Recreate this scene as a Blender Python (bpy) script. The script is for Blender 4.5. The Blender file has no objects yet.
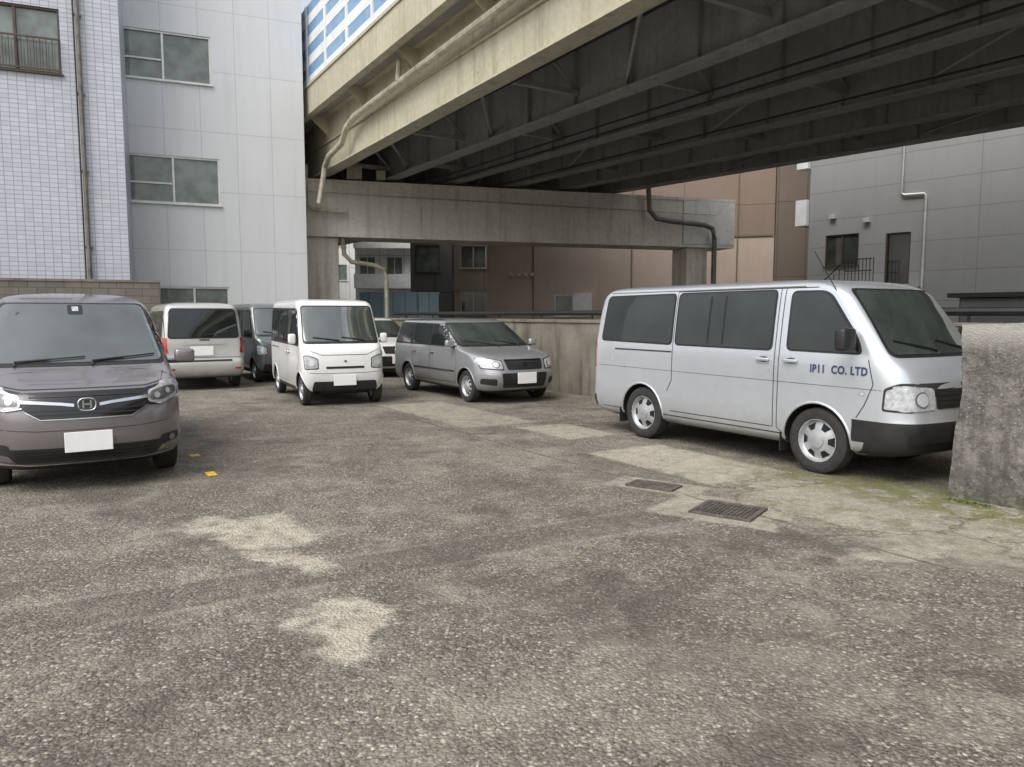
import bpy, bmesh, math, random
from mathutils import Vector, Matrix, noise
from mathutils.bvhtree import BVHTree
random.seed(4)
R=math.radians
scene=bpy.context.scene
COL=scene.collection

# ------------------------------------------------------------------ nodes / materials
class NT:
    def __init__(s,mat):
        s.t=mat.node_tree; s.n=s.t.nodes; s.l=s.t.links
    def add(s,typ,**kw):
        nd=s.n.new(typ)
        for k,v in kw.items(): setattr(nd,k,v)
        return nd
    def put(s,sock,val):
        if val is None: return
        if isinstance(val,bpy.types.NodeSocket): s.l.new(val,sock)
        else:
            if isinstance(val,(tuple,list)) and sock.type=='RGBA' and len(val)==3: val=(*val,1)
            sock.default_value=val
    def math(s,op,a,b=None,clamp=False):
        nd=s.add('ShaderNodeMath',operation=op,use_clamp=clamp); s.put(nd.inputs[0],a); s.put(nd.inputs[1],b); return nd.outputs[0]
    def vmath(s,op,a,b=None,sc=None):
        nd=s.add('ShaderNodeVectorMath',operation=op); s.put(nd.inputs[0],a); s.put(nd.inputs[1],b)
        if sc is not None: nd.inputs['Scale'].default_value=sc
        return nd.outputs['Value'] if op=='LENGTH' else nd.outputs['Vector']
    def mix(s,f,a,b,mode='MIX'):
        nd=s.add('ShaderNodeMix',data_type='RGBA',blend_type=mode); s.put(nd.inputs[0],f); s.put(nd.inputs[6],a); s.put(nd.inputs[7],b); return nd.outputs[2]
    def noise(s,vec,scale,detail=4,rough=.55,out='Fac'):
        nd=s.add('ShaderNodeTexNoise'); s.put(nd.inputs['Vector'],vec); nd.inputs['Scale'].default_value=scale
        nd.inputs['Detail'].default_value=detail; nd.inputs['Roughness'].default_value=rough; return nd.outputs[out]
    def rng(s,v,a,b,c,d,sm=False):
        nd=s.add('ShaderNodeMapRange'); 
        if sm: nd.interpolation_type='SMOOTHSTEP'
        s.put(nd.inputs[0],v)
        for i,x in enumerate((a,b,c,d)): nd.inputs[i+1].default_value=x
        return nd.outputs[0]
    def mapping(s,vec,loc=(0,0,0),rot=(0,0,0),scale=(1,1,1),typ='POINT'):
        nd=s.add('ShaderNodeMapping',vector_type=typ); s.put(nd.inputs[0],vec)
        nd.inputs[1].default_value=loc; nd.inputs[2].default_value=rot; nd.inputs[3].default_value=scale; return nd.outputs[0]
    def bump(s,h,st=.3,dist=.01,nrm=None):
        nd=s.add('ShaderNodeBump'); s.put(nd.inputs['Height'],h); nd.inputs['Strength'].default_value=st; nd.inputs['Distance'].default_value=dist
        if nrm: s.l.new(nrm,nd.inputs['Normal'])
        return nd.outputs[0]

def newmat(name):
    m=bpy.data.materials.new(name); m.use_nodes=True
    t=NT(m); b=[n for n in t.n if n.type=='BSDF_PRINCIPLED'][0]
    co=t.add('ShaderNodeTexCoord').outputs['Object']
    return m,t,b,co

def mat(name,col,rough=.6,metal=0,coat=0,nscale=3,amt=.15,bump=0,bscale=60,spec=None,rv=.1):
    m,t,b,co=newmat(name)
    n=t.noise(co,nscale,3,.6)
    f=t.rng(n,.3,.7,1-amt,1+amt)
    c=t.mix(1.0,(*col,1),t.add('ShaderNodeCombineColor').outputs[0],'MULTIPLY')
    cc=[x for x in t.n if x.type=='COMBINE_COLOR'][0]
    for i in range(3): t.l.new(f,cc.inputs[i])
    t.l.new(c,b.inputs['Base Color'])
    t.l.new(t.rng(n,.3,.7,max(0,rough-rv*rough),min(1,rough+rv*rough)),b.inputs['Roughness'])
    b.inputs['Metallic'].default_value=metal
    b.inputs['Coat Weight'].default_value=coat
    b.inputs['Coat Roughness'].default_value=.04
    if spec is not None: b.inputs['Specular IOR Level'].default_value=spec
    if bump: t.l.new(t.bump(t.noise(co,bscale,3),bump,.01),b.inputs['Normal'])
    return m

def paint(name,col,metal=.55,rough=.32):
    m,t,b,co=newmat(name)
    fl=t.noise(co,900,1)
    big=t.noise(co,1.7,4)
    sep=t.add('ShaderNodeSeparateXYZ'); t.l.new(co,sep.inputs[0])
    dirt=t.math('MULTIPLY',t.rng(sep.outputs[2],.2,.75,.6,0.0,True),t.rng(big,.3,.7,.4,1))
    dust=t.rng(t.noise(co,6,4,.65),.45,.75,0,.10)
    c=t.mix(t.rng(fl,.35,.65,0,1),tuple(x*.9 for x in col),tuple(min(1,x*1.1) for x in col))
    c=t.mix(dust,c,(.30,.28,.24))
    c=t.mix(dirt,c,(.12,.105,.085))
    t.l.new(c,b.inputs['Base Color'])
    b.inputs['Metallic'].default_value=metal
    t.l.new(t.math('ADD',t.rng(big,.3,.7,rough-.04,rough+.05),t.math('MULTIPLY',dirt,.5)),b.inputs['Roughness'])
    b.inputs['Coat Weight'].default_value=.85; b.inputs['Coat Roughness'].default_value=.06
    return m

def concrete(name,c1,c2,streak=.5,scale=1.2,bump=.4,dark=(.05,.048,.04)):
    m,t,b,co=newmat(name)
    n=t.noise(co,scale,5,.65); n2=t.noise(co,scale*14,4,.6)
    st=t.noise(t.mapping(co,scale=(2.2,2.2,.22)),1.6,5,.6)
    c=t.mix(t.rng(n,.35,.65,0,1),(*c1,1),(*c2,1))
    c=t.mix(t.rng(n2,.35,.7,0,.45),c,tuple(x*.6 for x in c1))
    c=t.mix(t.rng(st,.52,.72,0,streak),c,dark)
    t.l.new(c,b.inputs['Base Color']); b.inputs['Roughness'].default_value=.9
    t.l.new(t.bump(n2,bump,.012),b.inputs['Normal'])
    return m

def panelmat(name,col,joint,w,h,mort=.012,off=0.,amt=.08,rough=.6,streak=.2,var=.06,bump=.3,low=None,zlow=0):
    m,t,b,co=newmat(name)
    sep=t.add('ShaderNodeSeparateXYZ'); t.l.new(co,sep.inputs[0])
    cmb=t.add('ShaderNodeCombineXYZ'); t.l.new(t.math('ADD',sep.outputs[0],sep.outputs[1]),cmb.inputs[0]); t.l.new(sep.outputs[2],cmb.inputs[1])
    br=t.add('ShaderNodeTexBrick'); br.offset=off; t.l.new(cmb.outputs[0],br.inputs['Vector'])
    br.inputs['Scale'].default_value=1; br.inputs['Brick Width'].default_value=w; br.inputs['Row Height'].default_value=h
    br.inputs['Mortar Size'].default_value=mort; br.inputs['Mortar Smooth'].default_value=.1
    br.inputs['Color1'].default_value=(*[x*(1-var) for x in col],1); br.inputs['Color2'].default_value=(*[x*(1+var) for x in col],1)
    br.inputs['Mortar'].default_value=(*joint,1)
    n=t.noise(co,.7,4,.6); st=t.noise(t.mapping(co,scale=(1.5,1.5,.12)),2.2,4,.65)
    c=br.outputs['Color']
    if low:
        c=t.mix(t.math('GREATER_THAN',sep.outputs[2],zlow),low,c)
    c=t.mix(t.rng(n,.3,.7,0,amt*2),c,tuple(x*.6 for x in col))
    c=t.mix(t.rng(st,.5,.75,0,streak),c,tuple(x*.45 for x in col))
    t.l.new(c,b.inputs['Base Color']); b.inputs['Roughness'].default_value=rough
    t.l.new(t.bump(br.outputs['Fac'],-bump,.01),b.inputs['Normal'])
    return m

M={}
M['silver']=paint('silver_paint',(.60,.63,.67),.5,.3)
M['silver2']=paint('silver_wagon_paint',(.41,.42,.44),.5,.3)
M['white']=paint('white_paint',(.80,.80,.79),0,.3)
M['pale']=paint('pale_paint',(.74,.74,.72),.05,.35)
M['greyvan']=paint('dark_van_paint',(.15,.18,.175),.4,.3)
M['plum']=paint('plum_grey_paint',(.245,.225,.24),.55,.25)
M['wsilver']=paint('warm_silver_paint',(.55,.545,.53),.35,.32)
def glass(name,col=(.012,.015,.015),coat=.3,spec=.5,ior=1.55):
    m,t,b,co=newmat(name)
    n=t.noise(co,1.8,2)
    t.l.new(t.mix(t.rng(n,.35,.65,0,1),(*col,1),tuple(x*1.8 for x in col)),b.inputs['Base Color'])
    b.inputs['Roughness'].default_value=.03; b.inputs['IOR'].default_value=ior; b.inputs['Specular IOR Level'].default_value=spec
    b.inputs['Coat Weight'].default_value=coat; b.inputs['Coat Roughness'].default_value=.02
    return m
M['glass']=glass('tinted_glass'); M['shield']=glass('windshield_glass',(.04,.048,.045),1,.85,1.75)
M['bglass']=glass('building_glass',(.11,.13,.12))
M['black']=mat('black_plastic',(.018,.018,.019),.5,amt=.3,nscale=6)
M['gloss']=mat('gloss_black',(.01,.01,.011),.15,coat=.5)
M['seam']=mat('seam_dark',(.03,.03,.03),.8)
M['tyre']=mat('tyre_rubber',(.028,.027,.026),.85,amt=.4,nscale=12,bump=.3)
M['rim']=mat('rim_alloy',(.46,.47,.49),.42,.5,amt=.15,nscale=8)
M['chrome']=mat('chrome',(.70,.71,.73),.18,1)
M['lens']=mat('headlamp_lens',(.50,.52,.54),.25,.25,.7,nscale=22,amt=.3)
M['lamp']=mat('lamp_reflector',(.66,.67,.68),.3,.4,.6)
M['lampdk']=mat('lamp_bezel',(.16,.16,.165),.25,.3,.7,nscale=20,amt=.4)
M['red']=mat('tail_red',(.40,.02,.02),.15,0,1)
M['plate']=mat('plate_white',(.88,.88,.88),.5,amt=.03)
M['blue']=mat('lettering_blue',(.03,.045,.11),.5)
M['well']=mat('wheel_well',(.008,.008,.008),.95)
M['frame']=mat('alu_frame',(.62,.62,.60),.4,.3)
M['bframe']=mat('bronze_frame',(.09,.06,.045),.45,.3)
M['iron']=mat('rusty_iron',(.115,.10,.088),.8,.2,amt=.45,nscale=15,bump=.4)
M['yellow']=mat('yellow_marking',(.72,.45,.04),.75,amt=.3,nscale=30)
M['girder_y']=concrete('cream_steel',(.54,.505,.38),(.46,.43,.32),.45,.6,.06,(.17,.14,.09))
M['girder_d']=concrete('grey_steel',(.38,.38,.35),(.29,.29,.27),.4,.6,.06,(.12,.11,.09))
M['deck']=concrete('deck_slab',(.38,.38,.35),(.29,.29,.27),.3,.8,.2)
M['cap']=concrete('pier_concrete',(.80,.77,.68),(.68,.65,.57),.5,.5,.25,(.29,.26,.21))
M['capend']=concrete('pier_plate',(.78,.77,.73),(.70,.69,.66),.3,.5,.1,(.3,.28,.25))
M['wall']=concrete('weathered_wall',(.25,.225,.18),(.13,.118,.098),.8,1.3,.6,(.04,.037,.03))
M['pipe']=mat('drain_pipe',(.46,.43,.34),.5,.1,amt=.3,nscale=4)
M['pipe_d']=mat('drain_pipe_dark',(.17,.155,.13),.5,.1,amt=.3,nscale=4)
M['bluepanel']=mat('blue_panel',(.20,.36,.56),.3,amt=.15)
M['whitepanel']=mat('white_panel',(.76,.78,.79),.5,amt=.1)

# ------------------------------------------------------------------ mesh helpers
class MB:
    def __init__(s): s.v=[]; s.f=[]; s.m=[]
    def raw(s,v,f,mi=0):
        o=len(s.v); s.v+= [tuple(x) for x in v]; s.f+=[tuple(i+o for i in q) for q in f]; s.m+=[mi]*len(f)
    def box(s,c,d,mi=0,rot=None):
        v=[Vector((x*d[0]/2,y*d[1]/2,z*d[2]/2)) for x in(-1,1) for y in(-1,1) for z in(-1,1)]
        if rot is not None: v=[rot@p for p in v]
        v=[p+Vector(c) for p in v]
        s.raw(v,[(0,1,3,2),(4,6,7,5),(0,4,5,1),(2,3,7,6),(0,2,6,4),(1,5,7,3)],mi)
    def rbox(s,c,d,bev=.02,mi=0,rot=None,seg=3):
        bm=bmesh.new(); bmesh.ops.create_cube(bm,size=1)
        for v in bm.verts: v.co=Vector((v.co.x*d[0],v.co.y*d[1],v.co.z*d[2]))
        bmesh.ops.bevel(bm,geom=bm.edges[:],offset=bev,segments=seg,profile=.5,affect='EDGES')
        bm.verts.index_update()
        v=[(rot@p.co if rot is not None else p.co)+Vector(c) for p in bm.verts]
        s.raw(v,[[q.index for q in f.verts] for f in bm.faces],mi); bm.free()
    def tube(s,pts,r,n=10,mi=0,close=True):
        pts=[Vector(p) for p in pts]; rings=[]
        for i,p in enumerate(pts):
            d=(pts[min(i+1,len(pts)-1)]-pts[max(i-1,0)]).normalized()
            a=d.cross(Vector((0,0,1))); 
            if a.length<.05: a=d.cross(Vector((0,1,0)))
            a.normalize(); b=d.cross(a).normalized()
            if i and a.dot(pa)<0: a=-a; b=-b
            pa=a
            rings.append([p+a*r*math.cos(k*2*math.pi/n)+b*r*math.sin(k*2*math.pi/n) for k in range(n)])
        v=[q for r_ in rings for q in r_]; f=[]
        for i in range(len(pts)-1):
            for k in range(n): f.append((i*n+k,i*n+(k+1)%n,(i+1)*n+(k+1)%n,(i+1)*n+k))
        if close: f.append(tuple(range(n))); f.append(tuple((len(pts)-1)*n+k for k in range(n)))
        s.raw(v,f,mi)
    def lathe_y(s,prof,c,sgn,n=40,mi=0):
        v=[];f=[]
        for (r,a) in prof:
            for k in range(n):
                t=k*2*math.pi/n; v.append((c[0]+r*math.cos(t),c[1]+a*sgn,c[2]+r*math.sin(t)))
        for i in range(len(prof)-1):
            for k in range(n): f.append((i*n+k,i*n+(k+1)%n,(i+1)*n+(k+1)%n,(i+1)*n+k))
        s.raw(v,f,mi)
    def sweep(s,path,w,z0,z1,off=0.,mi=0):
        P=[Vector((p[0],p[1])) for p in path]; v=[]
        for i,p in enumerate(P):
            d=(P[min(i+1,len(P)-1)]-P[max(i-1,0)]).normalized(); nrm=Vector((-d.y,d.x))
            a=p+nrm*(off-w/2); b=p+nrm*(off+w/2)
            v+=[(a.x,a.y,z0),(b.x,b.y,z0),(b.x,b.y,z1),(a.x,a.y,z1)]
        f=[]
        for i in range(len(P)-1):
            o=i*4
            for k in range(4): f.append((o+k,o+(k+1)%4,o+4+(k+1)%4,o+4+k))
        f.append((0,1,2,3)); o=(len(P)-1)*4; f.append((o,o+1,o+2,o+3))
        s.raw(v,f,mi)
    def build(s,name,mats,parent=None,smooth=False,sharp=35,bevel=0):
        me=bpy.data.meshes.new(name); me.from_pydata(s.v,[],s.f)
        if not isinstance(mats,(list,tuple)): mats=[mats]
        for m in mats: me.materials.append(m)
        for i,p in enumerate(me.polygons): p.material_index=s.m[i]; p.use_smooth=smooth
        bm=bmesh.new(); bm.from_mesh(me); bmesh.ops.recalc_face_normals(bm,faces=bm.faces); bm.to_mesh(me); bm.free()
        if smooth: me.set_sharp_from_angle(angle=R(sharp))
        ob=bpy.data.objects.new(name,me); COL.objects.link(ob)
        if parent: ob.parent=parent
        if bevel:
            md=ob.modifiers.new('bev','BEVEL'); md.width=bevel; md.segments=2; md.limit_method='ANGLE'
        return ob

def empty(name,loc=(0,0,0),ang=0):
    e=bpy.data.objects.new(name,None); COL.objects.link(e); e.location=loc; e.rotation_euler=(0,0,ang); e.empty_display_size=.3
    return e

# ------------------------------------------------------------------ vehicles
def smooth_keys(keys,k=4,passes=2):
    out=[]
    for i in range(len(keys)-1):
        for j in range(k):
            t=j/k; out.append([a+(b-a)*t for a,b in zip(keys[i],keys[i+1])])
    out.append(list(keys[-1]))
    for _ in range(passes):
        new=[out[0]]
        for i in range(1,len(out)-1): new.append([(a+2*b+c)/4 for a,b,c in zip(out[i-1],out[i],out[i+1])])
        new.append(out[-1]); out=new
    return out

def outline(k,L,nf=7,nc=8,ns=30,sb=.03):
    z,xr,xf,w,rr,rf,bf,br=k
    rr=min(rr,w*.9); rf=min(rf,w*.9)
    pts=[]
    for i in range(nf):
        y=(w-rf)*i/nf; pts.append((xf-bf*(y/w)**2,y))
    for i in range(nc):
        a=i/(nc-1)*math.pi/2; y=w-rf+rf*math.sin(a)
        pts.append((xf-bf*(y/w)**2-rf*(1-math.cos(a)),y))
    x0=pts[-1][0]; x1=xr+br+rr
    for i in range(1,ns): pts.append((x0+(x1-x0)*i/ns,w))
    for i in range(nc):
        a=(1-i/(nc-1))*math.pi/2; y=w-rr+rr*math.sin(a)
        pts.append((xr+br*(y/w)**2+rr*(1-math.cos(a)),y))
    for i in range(nf-1,-1,-1):
        y=(w-rr)*i/nf; pts.append((xr+br*(y/w)**2,y))
    res=[]
    for (x,y) in pts:
        q=abs(2*(x-L/2)/L); res.append((x,y*(1-sb*q**4)))
    full=res+[(x,-y) for (x,y) in reversed(res[1:-1])]
    return [(x,y,z) for x,y in full]

def rnd(poly,r=.04,n=4):
    out=[]; N=len(poly)
    for i in range(N):
        p0=Vector(poly[i-1]);p=Vector(poly[i]);p1=Vector(poly[(i+1)%N])
        a=(p0-p); b=(p1-p); ra=min(r,a.length*.45); rb=min(r,b.length*.45)
        A=p+a.normalized()*ra; B=p+b.normalized()*rb
        for j in range(n+1):
            t=j/n; q=A*(1-t)**2+p*2*t*(1-t)+B*t*t; out.append((q.x,q.y))
    return out
def circ(a,b,ra,rb=None,n=20):
    rb=rb or ra
    return [(a+ra*math.cos(i*2*math.pi/n),b+rb*math.sin(i*2*math.pi/n)) for i in range(n)]

class Car:
    def __init__(s,name,loc,head,keys,L,paintm,axles,wr,matf=None,tw=.19,slots=8,arch=.055,rimm='rim',lip=True,sb=.03):
        s.e=empty(name,(loc[0],loc[1],0),math.atan2(head[1],head[0])); s.L=L; s.paint=paintm
        ks=smooth_keys(keys)
        v=[];f=[]; n=None
        for k in ks:
            o=outline(k,L,sb=sb); n=len(o); v+=o
        for i in range(len(ks)-1):
            for j in range(n): f.append((i*n+j,i*n+(j+1)%n,(i+1)*n+(j+1)%n,(i+1)*n+j))
        f.append(tuple(range(n)))
        top=(len(ks)-1)*n; cx=sum(p[0] for p in v[top:])/n; v.append((cx,0,ks[-1][0]+.003)); c=len(v)-1
        for j in range(n): f.append((top+j,top+(j+1)%n,c))
        b=MB(); b.raw(v,f); ob=b.build('body',[paintm,M['well'],M['black'],M['gloss']],s.e,True,40)
        s.bvh=BVHTree.FromPolygons([Vector(p) for p in v],f)
        s.W=max(k[3] for k in keys)
        cut=MB()
        rc=wr+arch
        for ax in axles:
            for sg in(-1,1):
                n2=48; y0=sg*(s.W-.30); y1=sg*(s.W+.3)
                vv=[(ax+rc*math.cos(t*2*math.pi/n2),y,wr+rc*math.sin(t*2*math.pi/n2)) for y in(y0,y1) for t in range(n2)]
                ff=[(k,(k+1)%n2,n2+(k+1)%n2,n2+k) for k in range(n2)]+[tuple(range(n2)),tuple(range(n2,2*n2))]
                cut.raw(vv,ff)
        co=cut.build('cutter',M['well'],s.e)
        md=ob.modifiers.new('b','BOOLEAN'); md.operation='DIFFERENCE'; md.object=co; md.solver='EXACT'
        dg=bpy.context.evaluated_depsgraph_get(); me=bpy.data.meshes.new_from_object(ob.evaluated_get(dg))
        ob.modifiers.clear(); ob.data=me
        bpy.data.objects.remove(co)
        me.materials.clear()
        for m in (paintm,M['well'],M['black'],M['gloss']): me.materials.append(m)
        for p in me.polygons:
            c=p.center; p.material_index=0; p.use_smooth=True
            if any(math.hypot(c.x-ax,c.z-wr)<rc*1.003 and abs(c.y)>s.W-.32 for ax in axles): p.material_index=1
            elif c.z<keys[0][0]+.01 and abs(p.normal.z)>.8: p.material_index=1
            elif matf: p.material_index=matf(c,p.normal)
        me.set_sharp_from_angle(angle=R(40))
        s.parts={}
        if lip:
            for ax in axles:
                for sg,vw in((-1,'R'),(1,'L')):
                    pts=[]
                    for t in range(-4,41):
                        a=t/36*math.pi; pts.append((ax+rc*math.cos(a),wr+rc*math.sin(a)))
                    pr=[s.hit(a,b,vw,-.004) for a,b in pts if b>keys[0][0]+.06]
                    s.mb('arch_lip',paintm).tube(pr,.014,6)
        ty=s.mb('tyres',M['tyre']); ri=s.mb('wheel_rims',M[rimm]); sl=s.mb('slot_shade_patches',M['well'])
        for ax in axles:
            for sg in(-1,1):
                yc=sg*(s.W-.03-tw/2); w=tw; c=(ax,yc,wr)
                ty.lathe_y([(wr*.62,-w/2),(wr*.9,-w/2),(wr*.985,-w/2+.02),(wr,-w/2+.05),(wr,w/2-.05),(wr*.985,w/2-.02),(wr*.92,w/2-.003),(wr*.8,w/2),(wr*.68,w/2-.008),(wr*.64,w/2-.03)],c,sg)
                pf=[(wr*.655,w/2-.012),(wr*.635,w/2-.012),(wr*.60,w/2-.045),(wr*.56,w/2-.055),(wr*.32,w/2-.022),(wr*.24,w/2-.018),(wr*.22,w/2-.002),(wr*.1,w/2+.006),(0.001,w/2+.006)]
                ri.lathe_y(pf,c,sg)
                ri.lathe_y([(wr*.62,-w/2+.01),(0.001,-w/2+.01)],c,sg)
                for q in range(slots):
                    a0=q*2*math.pi/slots; da=math.pi/slots*.55
                    vv=[]
                    for (rr,dd) in((.555,da*.95),(.555,-da*.95),(.36,-da*.72),(.36,da*.72)):
                        aa=w/2-.055+(.56-rr)/.24*.033+.004
                        vv.append((ax+wr*rr*math.cos(a0+dd),yc+sg*aa,wr+wr*rr*math.sin(a0+dd)))
                    sl.raw(vv,[(0,1,2,3)])  # flat dark patch over the rim, shade of the opening put into colour
    def mb(s,name,m):
        if name not in s.parts: s.parts[name]=(MB(),m)
        return s.parts[name][0]
    def hit(s,a,b,view,off=.004):
        o,d={'R':((a,-5,b),(0,1,0)),'L':((a,5,b),(0,-1,0)),'F':((12,a,b),(-1,0,0)),'B':((-5,a,b),(1,0,0)),'T':((a,b,6),(0,0,-1))}[view]
        o=Vector(o); d=Vector(d); loc,n,i,ds=s.bvh.ray_cast(o,d)
        if loc is None:
            loc,n,i,ds=s.bvh.find_nearest(o+d*5)
        if n.dot(d)>0: n=-n
        return loc+n*off
    def panel(s,name,m,poly,view,off=.004,step=.07):
        bm=bmesh.new(); bm.faces.new([bm.verts.new((a,b,0)) for a,b in poly])
        for ax in(0,1):
            lo=min(p[ax] for p in poly); hi=max(p[ax] for p in poly); n=max(1,int((hi-lo)/step))
            for i in range(1,n):
                c=lo+(hi-lo)*i/n
                bmesh.ops.bisect_plane(bm,geom=bm.verts[:]+bm.edges[:]+bm.faces[:],plane_co=(c,0,0) if ax==0 else (0,c,0),plane_no=(1,0,0) if ax==0 else (0,1,0))
        bm.verts.index_update()
        v=[s.hit(q.co.x,q.co.y,view,off) for q in bm.verts]
        s.mb(name,m).raw(v,[[q.index for q in f.verts] for f in bm.faces]); bm.free()
    def seam(s,pts,view,w=.009,off=.0025,name='panel_gaps',m=None):
        m=m or M['seam']
        P=[]
        for i in range(len(pts)-1):
            a=Vector(pts[i]);b=Vector(pts[i+1]); n=max(1,int((b-a).length/.05))
            for j in range(n): P.append(a+(b-a)*j/n)
        P.append(Vector(pts[-1])); v=[]
        for i,p in enumerate(P):
            d=(P[min(i+1,len(P)-1)]-P[max(i-1,0)]).normalized(); q=Vector((-d.y,d.x))*w/2
            v+=[s.hit(*(p-q),view,off),s.hit(*(p+q),view,off)]
        s.mb(name,m).raw(v,[(2*i,2*i+1,2*i+3,2*i+2) for i in range(len(P)-1)])
    def both(s,fn):
        for vw in('R','L'): fn(vw,-1 if vw=='R' else 1)
    def mirror(s,x,z,m,d=(.10,.19,.17),out=.10):
        for sg in(-1,1):
            vw='R' if sg<0 else 'L'; p=s.hit(x,z,vw,0)
            s.mb('door_mirrors',m).rbox((p.x+.02,p.y+sg*(out+d[1]/2-.02),z+.03),d,.035)
            s.mb('mirror_arms',M['black']).rbox((p.x,p.y+sg*(out/2),z-.03),(.05,out+.05,.04),.012)
            s.mb('mirror_glass',M['chrome']).box((p.x-.033,p.y+sg*(out+d[1]/2-.02),z+.03),(.004,d[1]*.8,d[2]*.78))
    def handle(s,x,z,vw,m=None,w=.17):
        p=s.hit(x,z,vw,.0); sg=-1 if vw=='R' else 1
        s.panel('handle_cups',M['seam'],circ(x,z,w*.42,.03),vw,.002)
        s.mb('door_handles',m or s.paint).rbox((p.x,p.y+sg*.028,z),(w,.022,.034),.009)
        for dx in(-w*.42,w*.42): s.mb('door_handles',m or s.paint).box((p.x+dx,p.y+sg*.012,z),(.02,.03,.022))
    def plate(s,view,z,w=.36,h=.17,y=0,off=.03):
        p=s.hit(y,z,view,0); sx=1 if view=='F' else -1
        s.mb('number_plate',M['plate']).rbox((p.x+sx*off,y,z),(.012,w,h),.004)
        s.mb('plate_bracket',M['black']).box((p.x+sx*off*.4,y,z),(off,w*.7,h*.6))
    def wiper(s,y0,y1,z0,z1):
        pts=[s.hit(y0+(y1-y0)*t/8,z0+(z1-z0)*t/8,'F',.022) for t in range(9)]
        s.mb('wipers',M['black']).tube(pts,.008,6)
        s.mb('wipers',M['black']).tube([s.hit(y0,z0-.03,'F',.01),pts[0],pts[4]],.011,6)
    def done(s):
        for n,(b,m) in s.parts.items():
            b.build(n,m,s.e,n!='number_plate',35)
        return s.e

H=Vector((.531,-.847)).normalized()

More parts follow.
